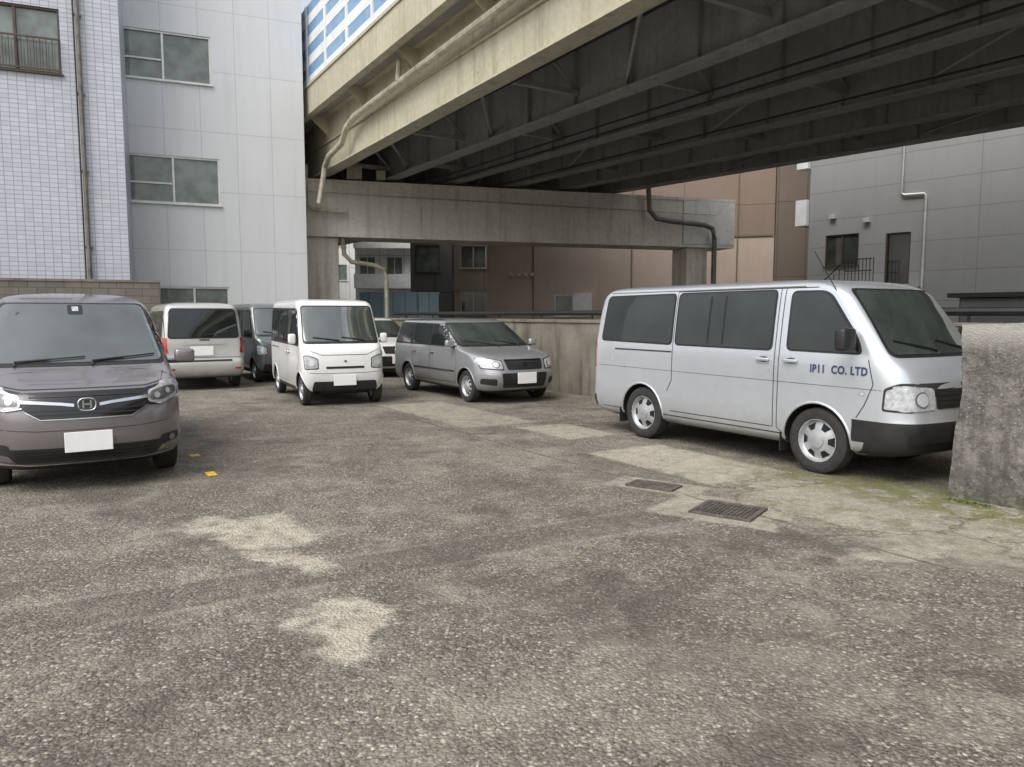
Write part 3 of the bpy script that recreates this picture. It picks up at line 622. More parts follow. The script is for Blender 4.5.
# ------------------------------------------------------------------ ground
def ground():
    m,t,b,co=newmat('worn_aggregate_asphalt')
    warp=t.noise(co,2.3,4,.65,'Color'); warp=t.vmath('SUBTRACT',warp,(.5,.5,.5)); 
    cw=t.vmath('ADD',co,t.vmath('SCALE',warp,None,.7))
    cws=t.vmath('ADD',co,t.vmath('SCALE',warp,None,.14))
    def ell(cx,cy,a,b_,rot=0,e=.12,box=False,src=None):
        q=t.mapping(src or cw,(cx,cy,0),(0,0,rot),(a,b_,1000),'TEXTURE')
        if box:
            ab=t.vmath('ABSOLUTE',q); sp=t.add('ShaderNodeSeparateXYZ'); t.l.new(ab,sp.inputs[0]); d=t.math('MAXIMUM',sp.outputs[0],sp.outputs[1])
        else: d=t.vmath('LENGTH',q)
        return t.rng(d,1+e,1-e,0,1,True)
    cp=t.vmath('ADD',co,t.vmath('SCALE',t.vmath('SUBTRACT',t.noise(co,30,1,.5,'Color'),(.5,.5,.5)),None,.02))
    vo=t.add('ShaderNodeTexVoronoi'); t.l.new(cp,vo.inputs['Vector']); vo.inputs['Scale'].default_value=58
    vo2=t.add('ShaderNodeTexVoronoi'); t.l.new(co,vo2.inputs['Vector']); vo2.inputs['Scale'].default_value=125
    sc=t.add('ShaderNodeSeparateColor'); t.l.new(vo.outputs['Color'],sc.inputs[0])
    sc2=t.add('ShaderNodeSeparateColor'); t.l.new(vo2.outputs['Color'],sc2.inputs[0])
    rp=t.add('ShaderNodeValToRGB'); t.l.new(sc.outputs[0],rp.inputs[0]); el=rp.color_ramp.elements
    el[0].position=0; el[0].color=(.033,.029,.025,1); el[1].position=1; el[1].color=(.68,.62,.52,1)
    for p,c in((.30,(.10,.088,.073)),(.6,(.20,.178,.143)),(.86,(.33,.295,.237))):
        e=el.new(p); e.color=(*c,1)
    n1=t.noise(co,.35,4,.6); n2=t.noise(co,1.6,5,.7); n3=t.noise(co,7,5,.72); n4=t.noise(t.mapping(co,(3,1,0)),.9,5,.72)
    c=t.mix(t.rng(vo.outputs['Distance'],.3,.8,0,.9),rp.outputs[0],(.068,.06,.049))
    c=t.mix(.35,c,t.mix(sc2.outputs[0],(.05,.044,.036),(.38,.34,.28)))
    worn=t.math('MULTIPLY',t.rng(n2,.46,.64,0,1),t.rng(n3,.38,.62,.05,.78))
    c=t.mix(worn,c,(.345,.312,.255))
    c=t.mix(t.math('MULTIPLY',t.rng(n4,.50,.64,0,1),t.rng(n3,.3,.55,.35,.75)),c,(.082,.073,.060))
    c=t.mix(t.rng(n1,.52,.68,0,.3),c,(.068,.061,.050))
    c=t.mix(t.math('MULTIPLY',t.rng(n3,.56,.70,0,1),.5),c,(.055,.049,.04))
    # small dark drips / old oil spots
    vs=t.add('ShaderNodeTexVoronoi'); t.l.new(cws,vs.inputs['Vector']); vs.inputs['Scale'].default_value=1.3
    c=t.mix(t.math('MULTIPLY',t.rng(vs.outputs['Distance'],.10,.22,.55,0,True),t.rng(n3,.35,.6,.3,1)),c,(.045,.04,.034))
    # trench reinstatement band, worn at both edges
    ta=math.atan2(1.97,3.57)
    tr=ell(-1.1,4.60,3.3,.20,ta,.14,True,cws)
    trw=ell(-1.1,4.60,3.35,.26,ta,.14,True,cws)
    c=t.mix(t.math('MULTIPLY',t.math('SUBTRACT',trw,tr,True),t.rng(n2,.4,.6,.1,.4)),c,(.33,.30,.245))
    c=t.mix(t.math('MULTIPLY',tr,t.rng(n3,.32,.62,.62,.18)),c,t.mix(sc2.outputs[0],(.055,.05,.042),(.15,.135,.112)))
    conc=t.mix(t.rng(t.noise(co,4,4,.7),.3,.7,0,1),(.60,.54,.45),(.40,.355,.29))
    msk=None
    for a in(ell(-1.95,5.45,.58,.36,R(-25),.22),ell(-1.45,4.78,.40,.16,R(-28),.25),ell(-.92,3.80,.24,.32,R(18),.22),ell(-.78,3.5,.13,.2,R(30),.3)):
        msk=a if msk is None else t.math('MAXIMUM',msk,a)
    msk=t.math('MULTIPLY',msk,t.rng(n3,.42,.64,1,.25))
    c=t.mix(t.math('MULTIPLY',msk,.82),c,conc)
    pale=None
    for a,s in((ell(1.85,8.1,.95,.55,R(-58),.08,True,cws),.9),(ell(.75,10.3,.6,.4,R(-58),.08,True,cws),.75),(ell(2.6,4.95,.45,.15,R(10),.3),.9),(ell(3.15,5.0,.24,.6,R(60),.3),.65),(ell(1.75,6.05,.52,.40,R(-35),.06,True,cws),.8),(ell(1.35,6.95,.46,.22,R(-35),.08,True,cws),.8),(ell(-1.0,12.2,1.6,.6,R(-58),.08,True,cws),.6),(ell(3.3,5.7,1.7,.95,R(-55),.3),.78),(ell(.3,3.0,1.3,.35,R(20),.8),.2),(ell(-.2,8.6,1.6,.5,R(-50),.7),.22),(ell(2.6,6.9,1.1,.32,R(-55),.1,True,cws),.75)):
        a=t.math('MULTIPLY',a,s); pale=a if pale is None else t.math('MAXIMUM',pale,a)
    c=t.mix(t.math('MULTIPLY',pale,t.rng(n3,.3,.62,1.0,.35)),c,t.mix(sc2.outputs[0],(.38,.345,.28),(.54,.495,.405)))
    # cracks
    vc=t.add('ShaderNodeTexVoronoi',feature='DISTANCE_TO_EDGE'); t.l.new(cw,vc.inputs['Vector']); vc.inputs['Scale'].default_value=1.0
    crm=t.math('MULTIPLY',t.rng(vc.outputs['Distance'],.0,.030,1,0),t.math('MAXIMUM',ell(3.1,6.0,2.1,1.3,R(-50),.4),t.math('MULTIPLY',ell(0.2,8.,3.2,1.6,R(-50),.5),.45)))
    c=t.mix(t.math('MULTIPLY',crm,t.rng(n3,.4,.65,.85,.35)),c,(.05,.05,.028))
    # long joints parallel with the bays and across them
    for (jx,jy,ja,cutx) in((1.1,7.3,-58,-6.),(-3.2,9.2,28,-9.)):
        jv=t.mapping(cws,(jx,jy,0),(0,0,R(ja)),(1,1,1),'TEXTURE'); js=t.add('ShaderNodeSeparateXYZ'); t.l.new(jv,js.inputs[0])
        jl=t.rng(t.math('ABSOLUTE',js.outputs[1]),.010,.024,.65,0)
        jl=t.math('MULTIPLY',jl,t.math('MULTIPLY',t.rng(n2,.4,.55,.25,1),t.math('GREATER_THAN',js.outputs[0],cutx)))
        c=t.mix(jl,c,(.045,.042,.034))
    mo=t.math('MULTIPLY',ell(3.75,6.35,1.9,.50,R(-52),.5),t.rng(t.noise(co,5,5,.75),.42,.54,0,1))
    mo=t.math('MAXIMUM',mo,t.math('MULTIPLY',t.math('MULTIPLY',ell(2.9,6.4,1.6,1.0,R(-30),.4),t.rng(t.noise(co,3.4,5,.75),.52,.64,0,1)),.7))
    c=t.mix(t.math('MULTIPLY',mo,.82),c,t.mix(n3,(.055,.07,.014),(.19,.195,.05)))
    t.l.new(c,b.inputs['Base Color'])
    t.l.new(t.rng(n2,.3,.7,.72,.95),b.inputs['Roughness']); b.inputs['Specular IOR Level'].default_value=.35
    h=t.math('ADD',t.math('MULTIPLY',vo.outputs['Distance'],-1.),t.math('MULTIPLY',t.noise(co,7,2,.6),1.2))
    t.l.new(t.bump(h,.8,.012),b.inputs['Normal'])
    g=MB(); S=400
    g.raw([(-S,-S,0),(S,-S,0),(S,S,0),(-S,S,0)],[(0,1,2,3)]); g.build('ground',m)
ground()

def grate(name,cx,cy,ang,w,d,n):
    e=empty(name,(cx,cy,0),ang)
    b=MB(); b.box((0,0,.004),(w,d,.002)); b.build('pit_shade_sheet',M['well'],e)  # flat dark sheet above the ground, standing in for the pit's shade
    b=MB()
    for sx in(-1,1): b.box((sx*(w/2-.012),0,.010),(.03,d,.014))
    for sy in(-1,1): b.box((0,sy*(d/2-.012),.010),(w-.054,.03,.014))
    for i in range(1,n): b.box((-w/2+w*i/n,0,.009),(.014,d-.055,.010))
    for i in range(1,9): b.box((0,-d/2+d*i/9,.0115),(w-.056,.009,.005))
    b.build('bars',M['iron'],e)
grate('drain_grate',1.77,6.02,R(-35),.50,.46,14)
grate('drain_grate',1.33,6.92,R(-35),.46,.26,12)
for i,(x,y,w,l) in enumerate(((-3.04,7.46,.09,.20),(-3.62,8.45,.10,.14))):
    b=MB(); a=R(-58)
    rot=Matrix.Rotation(a,3,'Z'); b.box((x,y,.005),(l,w,.004),0,rot); b.build('yellow_bay_marking',M['yellow'])
b=MB()
for i in range(420):
    if i<240:
        s_=random.random()*2.6; x=3.78+.6*s_-abs(random.gauss(0,.16)); y=6.42-.8*s_-abs(random.gauss(0,.12))
    else:
        x=random.uniform(-3,4); y=random.uniform(2.2,9)
    r=random.uniform(.004,.013)
    ps=[Vector((random.uniform(-1,1),random.uniform(-1,1),random.uniform(-.2,1))).normalized()*r*random.uniform(.7,1.2) for _ in range(6)]
    bm=bmesh.new()
    for p in ps: bm.verts.new(p+Vector((x,y,r*.3)))
    try:
        bmesh.ops.convex_hull(bm,input=bm.verts[:]); bm.verts.index_update()
        b.raw([q.co for q in bm.verts],[[q.index for q in f.verts] for f in bm.faces])
    except Exception: pass
    bm.free()
b.build('loose_gravel',mat('chip_stone',(.26,.24,.20),.9,amt=.5,nscale=40))
b=MB()
for i in range(900):
    s_=random.random()*2.4; off=abs(random.gauss(0,.07))
    if noise.noise(Vector((s_*3,1,0)))<-.1: continue
    x=3.83+.6*s_-.8*off; y=6.46-.8*s_-.6*off
    r=random.uniform(.006,.016); a=random.random()*6.28
    for k in range(3):
        aa=a+k*2.1; dx,dy=math.cos(aa)*r,math.sin(aa)*r
        b.raw([(x,y,.001),(x+dx-dy*.4,y+dy+dx*.4,r*.5),(x+dx*1.3,y+dy*1.3,r*.9),(x+dx+dy*.4,y+dy-dx*.4,r*.5)],[(0,1,2,3)])
b.build('moss',mat('moss_green',(.09,.11,.025),.95,amt=.5,nscale=9))

# ------------------------------------------------------------------ walls
def rough_wall(name,path,w,h,m,amp=.015,batter=0,step=.12):
    a=Vector(path[0]); bb=Vector(path[1]); d=(bb-a); L=d.length; d.normalize(); n=Vector((-d.y,d.x))
    nl=max(2,int(L/step)); nh=max(2,int(h/step)); nw=max(2,int(w/step))
    bm=bmesh.new(); cache={}
    def V(i,j,k):
        key=(i,j,k)
        if key in cache: return cache[key]
        s=i/nl*L; tt=j/nw*w; z=k/nh*h
        if i==0: s+=batter*z/h
        p=a+d*s+n*tt; q=Vector((p.x,p.y,z))
        off=noise.noise_vector(q*2.1)*amp+noise.noise_vector(q*9)*amp*.35
        if k==0: off*=0
        q+=off
        if k==nh: q.z+=-abs(noise.noise(q*3.3))*amp*1.2
        cache[key]=bm.verts.new(q); return cache[key]
    for i in range(nl):
        for k in range(nh):
            bm.faces.new([V(i,0,k),V(i+1,0,k),V(i+1,0,k+1),V(i,0,k+1)]); bm.faces.new([V(i,nw,k),V(i,nw,k+1),V(i+1,nw,k+1),V(i+1,nw,k)])
        for j in range(nw): bm.faces.new([V(i,j,nh),V(i+1,j,nh),V(i+1,j+1,nh),V(i,j+1,nh)])
    for j in range(nw):
        for k in range(nh):
            bm.faces.new([V(0,j,k),V(0,j,k+1),V(0,j+1,k+1),V(0,j+1,k)]); bm.faces.new([V(nl,j,k),V(nl,j+1,k),V(nl,j+1,k+1),V(nl,j,k+1)])
    bmesh.ops.recalc_face_normals(bm,faces=bm.faces)
    me=bpy.data.meshes.new(name); bm.to_mesh(me); bm.free(); me.materials.append(m)
    for p in me.polygons: p.use_smooth=True
    me.set_sharp_from_angle(angle=R(45))
    o=bpy.data.objects.new(name,me); COL.objects.link(o); return o
def blockmat():
    m,t,b,co=newmat('rough_block_render')
    n=t.noise(co,2.0,5,.7); n2=t.noise(co,14,5,.7); n3=t.noise(t.mapping(co,scale=(3,3,.5)),2.5,4,.65)
    sep=t.add('ShaderNodeSeparateXYZ'); t.l.new(co,sep.inputs[0])
    c=t.mix(t.rng(n,.38,.6,0,1),(.25,.235,.215),(.12,.113,.105))
    c=t.mix(t.rng(n2,.5,.62,0,.6),c,(.05,.047,.043))
    vo=t.add('ShaderNodeTexVoronoi'); t.l.new(co,vo.inputs['Vector']); vo.inputs['Scale'].default_value=70
    s=t.add('ShaderNodeSeparateColor'); t.l.new(vo.outputs['Color'],s.inputs[0])
    c=t.mix(t.rng(s.outputs[0],.85,.97,0,.4),c,(.36,.34,.30))
    c=t.mix(t.rng(n3,.50,.66,0,.6),c,(.06,.057,.052))
    c=t.mix(t.math('MULTIPLY',t.rng(sep.outputs[2],.0,.28,.9,0),t.rng(n2,.4,.6,.3,1)),c,(.06,.062,.03))
    c=t.mix(t.math('MULTIPLY',t.rng(sep.outputs[2],1.28,1.45,0,.75),t.rng(n,.35,.55,.5,1)),c,(.40,.385,.35))
    t.l.new(c,b.inputs['Base Color']); b.inputs['Roughness'].default_value=.95
    t.l.new(t.bump(t.math('ADD',n2,t.math('MULTIPLY',vo.outputs['Distance'],.4)),.7,.014),b.inputs['Normal'])
    return m
rough_wall('rough_concrete_wall',((3.85,6.53),(7.2,2.0)),.34,1.54,blockmat(),.028,.12,.06)
bx=lambda y:1.6-.627*(y-14.6)
e=empty('boundary_wall')
w1=rough_wall('wall_body',((bx(24.8),24.8),(bx(5.5),5.5)),.20,1.44,M['wall'],.012,0,.2); w1.parent=e
b=MB(); b.sweep([(bx(24.8),24.8),(bx(5.5),5.5)],.26,1.44,1.51,.10); b.build('coping',M['wall'],e,bevel=.01)
e=empty('handrail')
b=MB(); b.tube([(bx(y)+.1,y,1.64) for y in(23,18,14,10,5.6)],.05,8)
for y in [5.8+i*1.5 for i in range(12)]: b.tube([(bx(y)+.1,y,1.50),(bx(y)+.1,y,1.66)],.022,6)
b.build('rail',M['black'],e,True)
F=Vector((.92,.39)).normalized()
M['blockwall']=panelmat('block_wall',(.17,.155,.135),(.08,.072,.063),.39,.19,.010,.5,.2,.9,.5,.15)
def wallbox(name,corner,dirv,L,th,h,m):
    e=empty(name,(corner[0],corner[1],0),math.atan2(dirv.y,dirv.x)); b=MB(); b.box((L/2,th/2,h/2),(L,th,h)); b.build('blocks',m,e,bevel=.01)
    b=MB(); b.box((L/2,th/2,h+.03),(L+.03,th+.04,.06)); b.build('coping',M['wall'],e); return e
P=Vector((-9.2,19.75)); o=P-F*9
wallbox('block_wall',o,F,9,.15,2.44,M['blockwall'])

# ------------------------------------------------------------------ buildings
def building(name,origin,dirv,L,depth,h,ops,wm,fm,gm=None,reveal=.12):
    gm=gm or M['bglass']
    e=empty(name,(origin[0],origin[1],0),math.atan2(dirv[1],dirv[0]))
    xs=sorted({0,L,*[o[0] for o in ops],*[o[1] for o in ops]}); zs=sorted({0,h,*[o[2] for o in ops],*[o[3] for o in ops]})
    w=MB()
    for i in range(len(xs)-1):
        for j in range(len(zs)-1):
            cx=(xs[i]+xs[i+1])/2; cz=(zs[j]+zs[j+1])/2
            if any(o[0]<cx<o[1] and o[2]<cz<o[3] for o in ops): continue
            w.raw([(xs[i],0,zs[j]),(xs[i+1],0,zs[j]),(xs[i+1],0,zs[j+1]),(xs[i],0,zs[j+1])],[(0,1,2,3)])
    for (a,b_,c,d,*_) in ops:
        for q in([(a,0,c),(b_,0,c),(b_,reveal,c),(a,reveal,c)],[(a,0,d),(b_,0,d),(b_,reveal,d),(a,reveal,d)],[(a,0,c),(a,0,d),(a,reveal,d),(a,reveal,c)],[(b_,0,c),(b_,0,d),(b_,reveal,d),(b_,reveal,c)]):
            w.raw(q,[(0,1,2,3)])
    w.raw([(0,0,0),(0,depth,0),(0,depth,h),(0,0,h),(L,0,0),(L,depth,0),(L,depth,h),(L,0,h)],[(0,1,2,3),(4,7,6,5),(1,5,6,2),(3,2,6,7)])
    w.build('walls',wm,e)
    g=MB(); fr=MB(); dr=MB(); si=MB()
    for op in ops:
        a,b_,c,d,kind=op[:5]; nm=op[5] if len(op)>5 else 2
        if kind=='door':
            dr.raw([(a,reveal-.01,c),(b_,reveal-.01,c),(b_,reveal-.01,d),(a,reveal-.01,d)],[(0,1,2,3)])
        else: g.raw([(a,reveal-.02,c),(b_,reveal-.02,c),(b_,reveal-.02,d),(a,reveal-.02,d)],[(0,1,2,3)])
        y=reveal-.05; t=.055
        fr.box((a+t/2,y,(c+d)/2),(t,.07,d-c)); fr.box((b_-t/2,y,(c+d)/2),(t,.07,d-c))
        fr.box(((a+b_)/2,y,c+t/2),(b_-a-2*t,.066,t)); fr.box(((a+b_)/2,y,d-t/2),(b_-a-2*t,.066,t))
        if kind!='door':
            for k in range(1,nm): fr.box((a+(b_-a)*k/nm,y,(c+d)/2),(.06,.06,d-c-2*t))
            if kind=='win3':
                fr.box(((a+a+(b_-a)/nm)/2,y-.004,c+(d-c)*.42),((b_-a)/nm-.1,.05,.05))
            si.box(((a+b_)/2,-.03,c-.02),(b_-a+.08,.10,.035))
    if g.v: g.build('window_glass',gm,e)
    if fr.v: fr.build('window_frames',fm,e)
    if dr.v: dr.build('door',M['gloss'],e)
    if si.v: si.build('sills',fm,e)
    return e

M['siding']=panelmat('white_siding',(.64,.655,.67),(.46,.47,.49),1.02,1.78,.010,0,.05,.55,.15,.012,.3)
M['tiles']=panelmat('small_tiles',(.52,.54,.585),(.29,.305,.38),.20,.115,.010,.0,.05,.35,.12,.07,.3)
M['brown']=panelmat('brown_cladding',(.27,.205,.158),(.13,.098,.078),2.4,3.3,.02,0,.1,.6,.15,.04,.3,(.54,.44,.37),5.2)  # lower storey: different tile, colour also lightened to offset the deck's shade
M['brown2']=panelmat('brown_cladding_dark',(.19,.15,.118),(.09,.07,.055),1.2,3.3,.02,0,.1,.6,.2,.05,.3)
M['greyclad']=panelmat('grey_cladding',(.32,.325,.325),(.21,.21,.21),6.0,1.05,.014,0,.08,.6,.12,.02,.3)
M['darkclad']=panelmat('dark_cladding',(.17,.175,.18),(.07,.07,.07),1.5,3,.03,0,.1,.5,.2,.1)
M['lightclad']=panelmat('light_cladding',(.72,.72,.70),(.4,.4,.4),1.8,3,.03,0,.1,.6,.3,.08)
M['tanclad']=panelmat('tan_cladding',(.45,.40,.34),(.2,.17,.14),1.8,3,.03,0,.1,.6,.3,.08)

wb=building('white_panel_building',(-14.08,21.24),F,8.13,14,18,[(2.99,5.59,4.93,6.33,'win3',2),(2.8,5.45,8.49,9.9,'win3',2),(3.75,5.75,1.2,2.46,'win',2),(2.9,5.5,12.1,13.5,'win',2)],M['siding'],M['frame'])
tb=building('tiled_building',(-18.78,17.29),F,9,12,16,[(5.6,7.62,7.85,9.5,'win',2),(5.6,7.62,11.4,13.0,'win',2),(1.5,3.6,7.85,9.5,'win',2)],M['tiles'],M['bframe'])
b=MB(); b.tube([(8.04,-.09,0.2),(8.04,-.09,15.9)],.055,10); 
for z in range(1,16,2): b.box((8.04,-.05,z+.4),(.17,.11,.05))
b.build('downpipe',M['pipe_d'],tb,True)
b=MB(); b.tube([(7.95,-.12,9.95),(7.95,-.12,2.5)],.02,6); b.build('cable',M['seam'],tb,True)
b=MB()
for i in range(15): b.box((5.66+i*.137,-.09,8.3),(.02,.02,.8))
b.box((6.6,-.09,8.7),(2.05,.04,.04)); b.box((6.6,-.09,7.92),(2.05,.04,.04)); b.build('window_guard',M['bframe'],tb)

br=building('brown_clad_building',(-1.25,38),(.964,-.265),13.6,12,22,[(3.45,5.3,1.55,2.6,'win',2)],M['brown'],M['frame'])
b=MB()
for i in range(4): b.box((1.3+i*.35,-.05,3.6),(.16,.1,.16))
b.build('wall_vents',M['frame'],br)
b=MB(); b.box((4.9,-.10,2.1),(.9,.16,1.1)); b.build('air_conditioner',M['whitepanel'],br)
b=MB(); b.box((14.5,1.0,11),(1.75,3,22)); b.build('stair_tower',M['brown2'],br)
b=MB()
for z in(5.2,8.4): b.box((6.8,-.03,z),(13.5,.05,.08))
for x in(2.4,7.2,12.0): b.box((x,-.035,11),(.05,.06,21))
b.build('string_course',M['brown2'],br)

gb=building('grey_clad_building',(11.7,30.0),(.65,-.76),18,12,16,[(.70,2.0,3.47,4.66,'win',2),(2.98,3.85,2.68,4.56,'door')],M['greyclad'],M['bframe'],glass('dark_window',(.03,.035,.03)))
b=MB(); b.box((3.1,-.5,2.62),(2.3,1.0,.1)); b.build('landing',M['frame'],gb)
b=MB()
for i in range(9): b.box((1.97+i*.13,-.97,3.15),(.02,.02,1.0))
for z in(3.62,3.2): b.tube([(1.97,-.97,z),(2.95,-.97,z)],.02,6)
for i in range(7): b.box((1.97-i*.2,-.97,3.0-i*.18),(.02,.02,.95))
b.tube([(1.97,-.97,3.6),(.6,-.97,2.35)],.022,6); b.build('stair_rail',M['black'],gb)
b=MB(); b.tube([(4.32,-.08,2.2),(4.32,-.08,5.75),(4.28,-.08,5.83),(3.6,-.08,5.86),(3.52,-.08,5.92),(3.5,-.08,7.6)],.045,8)
b.build('downpipe',M['frame'],gb,True)
b=MB(); 
for x,z in((1.0,5.35),(2.3,5.1),(7.5,5.2),(7.9,5.2)): b.box((x,-.08,z),(.22,.16,.16))
b.build('vent_hoods',M['frame'],gb)
b=MB(); b.box((-.25,.3,5.6),(.46,1.0,1.0)); b.box((-.25,.3,7.7),(.46,1.0,.8)); b.build('balcony',M['whitepanel'],gb)
an=building('low_annex',(10.2,17.2),(.62,-.78),10,3,1.98,[],M['darkclad'],M['bframe'])
b=MB(); b.box((5,1.4,2.04),(10.3,3.4,.10)); b.build('roof_edge',M['black'],an)

building('dark_office_building',(-6.3,47),(1,.02),4.8,12,26,[(x,x+1.5,z,z+1.7,'win',1) for z in(1.4,4.2,7) for x in(.3,2.6)],M['darkclad'],M['bframe'])
building('tan_apartment_building',(-3.4,44),(1,.02),2.6,2.5,9,[(.4,1.9,z,z+1.3,'win',2) for z in(1.7,4.3)],M['tanclad'],M['frame'])
lo=building('light_apartment_building',(-11.6,56),(1,.05),4.6,10,22,[(x,x+1.2,z,z+1.5,'win',2) for z in(1.6,4.4,7.2,10) for x in(.3,2.3)],M['lightclad'],M['frame'])
b=MB()
for z in(3.6,6.5,9.4): b.box((2.1,-.5,z),(4.1,1.0,.12)); b.box((2.1,-.98,z+.5),(4.1,.05,.95))
b.build('balconies',M['whitepanel'],lo)
building('grey_apartment_building',(-26,70),(1,.1),12.2,10,14,[(x,x+1.6,z,z+1.5,'win',2) for z in(1.6,4.8,8,11) for x in(.6,3.4,6.2,9,)],M['lightclad'],M['frame'])
b=MB(); b.box((-4.7,31.5,1.45),(3.3,.08,2.1)); b.box((-4.7,31.44,2.52),(3.36,.06,.07))
for i in range(5): b.box((-6.3+i*.8,31.43,1.45),(.06,.06,2.06))
M['hoard']=panelmat('hoarding_panels',(.40,.55,.64),(.2,.28,.33),.5,3,.02); b.build('site_hoarding',M['hoard'])

# ------------------------------------------------------------------ elevated expressway
def nearX(y):
    if y>32: return nearX(32)-.70*(y-32)
    if y<9: return nearX(9)+.62*(9-y)
    return 2.07-.593*(y-11.7)
def farX(y):
    if y>32: return farX(32)-.70*(y-32)
    if y<14: return farX(14)+.66*(14-y)
    return 12.7-.84*(y-19.1)
Ys=[-24,-12,-4,2,6,9,12,15,18,21,24,27,30,32,36,42,50,60,75]
def line(k,ys=Ys): return [(nearX(y)+(farX(y)-nearX(y))*k,y) for y in ys]
ex=empty('elevated_expressway')
NG=6
b=MB(); d=MB()
for g in range(NG):
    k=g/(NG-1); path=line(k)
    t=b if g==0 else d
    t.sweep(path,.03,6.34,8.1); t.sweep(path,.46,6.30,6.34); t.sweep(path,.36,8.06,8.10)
b.sweep(line(0),.05,7.25,7.29,.05)
def lerpline(k,y): return nearX(y)+(farX(y)-nearX(y))*k
y=5.0
while y<46:
    for g in range(NG):
        k=g/(NG-1); x=lerpline(k,y)
        if g>0: d.box((x,y,7.2),(.26,.016,1.70),0,Matrix.Rotation(R(32),3,'Z'))
        else: d.box((x+.08,y+.05,7.2),(.13,.016,1.70),0,Matrix.Rotation(R(32),3,'Z'))
    y+=1.6
y=-2.0
while y<55:
    for g in range(NG-1):
        p0=Vector((lerpline(g/(NG-1),y),y)); 
        q=p0.copy(); 
        for _ in range(12):
            tgt=lerpline((g+1)/(NG-1),q.y); q=Vector((q.x+(tgt-q.x)*.6, p0.y+(q.x+(tgt-q.x)*.6-p0.x)*.627))
        for z,th in((7.75,.14),(6.62,.12)):
            d.sweep([p0,q],.12,z,z+th)
        a=Vector((p0.x,p0.y,6.68)); bb=Vector((q.x,q.y,6.68)); m_=(a+bb)/2; m_.z=7.80
        d.tube([a,m_],.045,4); d.tube([bb,m_],.045,4)
    y+=4.6
y=-2.0
while y<50:
    for g in (0,2,4):
        a=Vector((lerpline(g/5,y),y,6.5)); c2=Vector((lerpline((g+1)/5,y+4.6),y+4.6,6.5)); d.tube([a,c2],.04,4)
    y+=4.6
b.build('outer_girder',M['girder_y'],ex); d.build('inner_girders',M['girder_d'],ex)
v=[];f=[]
for y in Ys:
    a=nearX(y)-.75; c2=farX(y)+.75
    v+=[(a,y,8.10),(c2,y,8.10),(c2,y,8.36),(a,y,8.36)]
for i in range(len(Ys)-1):
    o=i*4
    for k in range(4): f.append((o+k,o+(k+1)%4,o+4+(k+1)%4,o+4+k))
dk=MB(); dk.raw(v,f); dk.build('deck',M['deck'],ex)
pp=MB()
for fx,sg in((nearX,-1),(farX,1)):
    path=[(fx(y)+sg*.78,y) for y in Ys]
    pp.sweep(path,.22,7.98,8.80); pp.sweep(path,.30,8.80,8.88)
pp.build('parapet',M['girder_y'],ex)
wp=MB(); bp=MB()
for fx,sg in((nearX,-1),(farX,1)):
    path=[(fx(y)+sg*.78,y) for y in Ys]
    zz=8.88
    while zz<11.2:
        wp.sweep(path,.06,zz,zz+.30); bp.sweep(path,.04,zz+.30,zz+.62); zz+=.62
    y=-4.
    while y<60:
        wp.box((fx(y)+sg*.78,y,10.1),(.12,.14,2.5),0,Matrix.Rotation(R(32),3,'Z')); y+=1.7
wp.build('noise_barrier_rails',M['whitepanel'],ex); bp.build('noise_barrier_panels',M['bluepanel'],ex)
k_=MB(); y=3.
while y<46:
    x=nearX(y); n2=Vector((-.847,-.531))
    a=Vector((x,y)); c2=a+n2*.72
    vv=[(a.x,a.y,8.08),(c2.x,c2.y,8.08),(a.x,a.y,7.45)]; dd=Vector((.531,-.847))*.02
    vv+= [(p[0]+dd.x,p[1]+dd.y,p[2]) for p in vv]
    k_.raw(vv,[(0,1,2),(3,5,4),(0,1,4,3),(1,2,5,4),(0,2,5,3)]); y+=3.2
k_.build('overhang_brackets',M['girder_y'],ex)

def along(y,off,z): return (nearX(y)-off*.86,y-off*.51,z)
b=MB()
b.tube([along(9,.30,7.60),along(14,.30,7.50),along(19,.30,7.40),along(22.4,.30,7.32),along(23.0,.32,7.15),along(23.4,.34,6.75),along(24.4,.36,6.6),along(24.8,.36,6.35),along(24.9,.40,5.9),along(25.0,.5,5.2)],.09,10)
b.tube([along(19.5,.30,7.95),along(19.5,.34,7.42)],.07,8)
b.tube([along(14.2,.30,8.0),along(14.2,.32,7.5)],.07,8)
y=10.
while y<22: 
    p=along(y,.18,7.55); b.box(p,(.24,.05,.04),0,Matrix.Rotation(R(30),3,'Z')); y+=1.5
b.build('drain_pipe',M['pipe'],ex,True)
b=MB()
for k,z in((.06,6.62),(.30,6.26),(.34,6.24),(.52,6.24)):
    b.tube([(lerpline(k,y),y,z) for y in(2,6,10,14,18,22,26,30)],.025,6)
b.build('cables',M['seam'],ex,True)

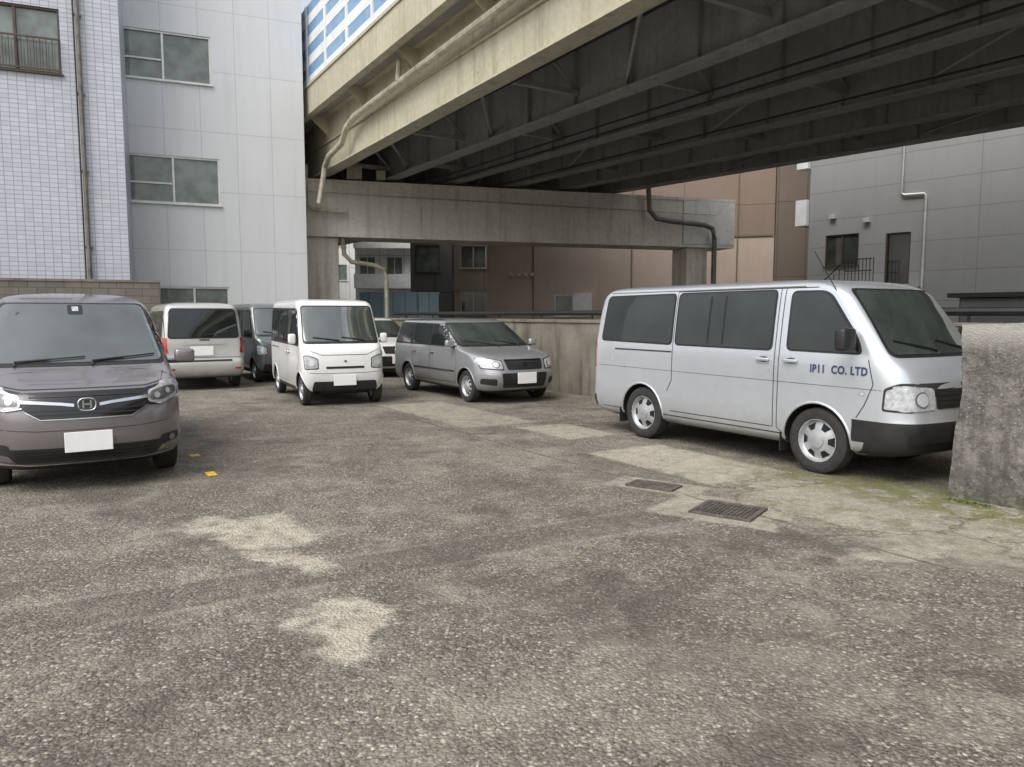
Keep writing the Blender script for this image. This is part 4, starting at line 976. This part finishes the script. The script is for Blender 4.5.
def pier(name,p0,ang,L,zb,zt,cols,w=1.5,endm=True,base=0):
    e=empty(name,(p0[0],p0[1],0),ang)
    b=MB(); 
    b.raw([(0,0,zb),(L,0,zb),(L,w,zb),(0,w,zb),(0,0,zt),(L,0,zt),(L,w,zt),(0,w,zt)],[(0,1,2,3),(4,5,6,7),(0,1,5,4),(3,2,6,7),(0,3,7,4),(1,2,6,5)])
    b.build('cap_beam',M['cap'],e,bevel=.03)
    b=MB()
    b.box((L/2,-.02,zt-.06),(L+.04,.05,.10)); b.box((L/2,-.02,zb+.05),(L+.04,.05,.09))
    x=1.3
    while x<L-.5: b.box((x,-.012,(zb+zt)/2),(.025,.03,zt-zb-.22)); x+=2.9
    b.build('beam_edges',M['cap'],e)
    if endm:
        b=MB(); b.box((L-1.15,-.035,(zb+zt)/2),(2.3,.03,zt-zb-.25)); b.build('end_plate',M['capend'],e)
    b=MB()
    for (x,cw) in cols: b.box((x,w/2,(zb+base)/2),(cw,w*.8,zb-base-.002))
    b.build('columns',M['cap'] ,e,bevel=.05)
    b=MB(); x=1.2
    while x<L-1: b.box((x,w/2,zt+.05),(.5,.5,.098)); x+=2.5
    b.build('bearings',M['girder_d'],e)
    return e
pr=pier('bridge_pier',(-7.25,25.75),math.atan2(.289,.957),16.9,4.27,6.2,[(.75,1.2),(15.35,.95)])
b=MB(); b.tube([(12.9,-.3,6.9),(12.95,-.3,6.1),(13.0,-.28,5.6),(13.3,-.28,5.3),(13.9,-.28,5.22),(15.4,-.28,5.12),(15.75,-.28,5.0),(15.85,-.28,4.6),(15.85,-.28,1.0)],.10,10)
b.build('drain_pipe',M['pipe_d'],pr,True)
b=MB(); b.tube([(.3,-.25,6.6),(.3,-.25,5.3),(.5,-.2,5.15),(1.6,-.2,5.1)],.07,8); b.tube([(0,-.15,5.75),(3.2,-.15,5.7),(16,-.15,5.55)],.02,5)
b.tube([(1.5,.3,4.25),(1.55,.3,3.7),(1.8,.3,3.45),(2.6,.3,3.35),(2.95,.3,3.2),(3.0,.3,2.9),(3.0,.3,1.0)],.08,8)
b.build('conduits',M['pipe'],pr,True)
b=MB(); b.box((1.9,-.1,6.45),(.5,.3,.4)); b.box((2.8,-.1,6.4),(.3,.25,.3)); b.build('junction_boxes',M['girder_y'],pr)
pier('bridge_pier',(-33,60),math.atan2(.2,.98),13.5,4.2,6.2,[(3.5,1.5),(9.5,1.5)],endm=False)

# ------------------------------------------------------------------ light, sky, camera
w=bpy.data.worlds.new('World'); scene.world=w; w.use_nodes=True
nt=w.node_tree; bg=nt.nodes['Background']
sky=nt.nodes.new('ShaderNodeTexSky'); sky.sky_type='NISHITA'; sky.sun_disc=False
EL=R(52); AZ=R(215)
sky.sun_elevation=EL; sky.sun_rotation=AZ; sky.air_density=1.3; sky.dust_density=4.0; sky.ozone_density=1
hs=nt.nodes.new('ShaderNodeHueSaturation'); hs.inputs['Saturation'].default_value=.3; hs.inputs['Value'].default_value=1.5
nt.links.new(sky.outputs[0],hs.inputs['Color']); nt.links.new(hs.outputs[0],bg.inputs['Color']); bg.inputs['Strength'].default_value=.15
sd=bpy.data.lights.new('sun','SUN'); sd.energy=1.4; sd.angle=R(40); sd.color=(1,.96,.9)
so=bpy.data.objects.new('sun',sd); COL.objects.link(so)
dirv=Vector((math.sin(AZ)*math.cos(EL),math.cos(AZ)*math.cos(EL),math.sin(EL)))
so.rotation_euler=dirv.to_track_quat('Z','Y').to_euler()
cd=bpy.data.cameras.new('camera'); cam=bpy.data.objects.new('camera',cd); COL.objects.link(cam)
cd.sensor_width=36; cd.lens=26.37; cd.clip_end=1500; cd.clip_start=.05
cam.location=(0,0,1.6); cam.rotation_euler=(R(90-5.22),0,0)
scene.camera=cam
scene.view_settings.view_transform='Standard'; scene.view_settings.look='None'; scene.view_settings.exposure=0
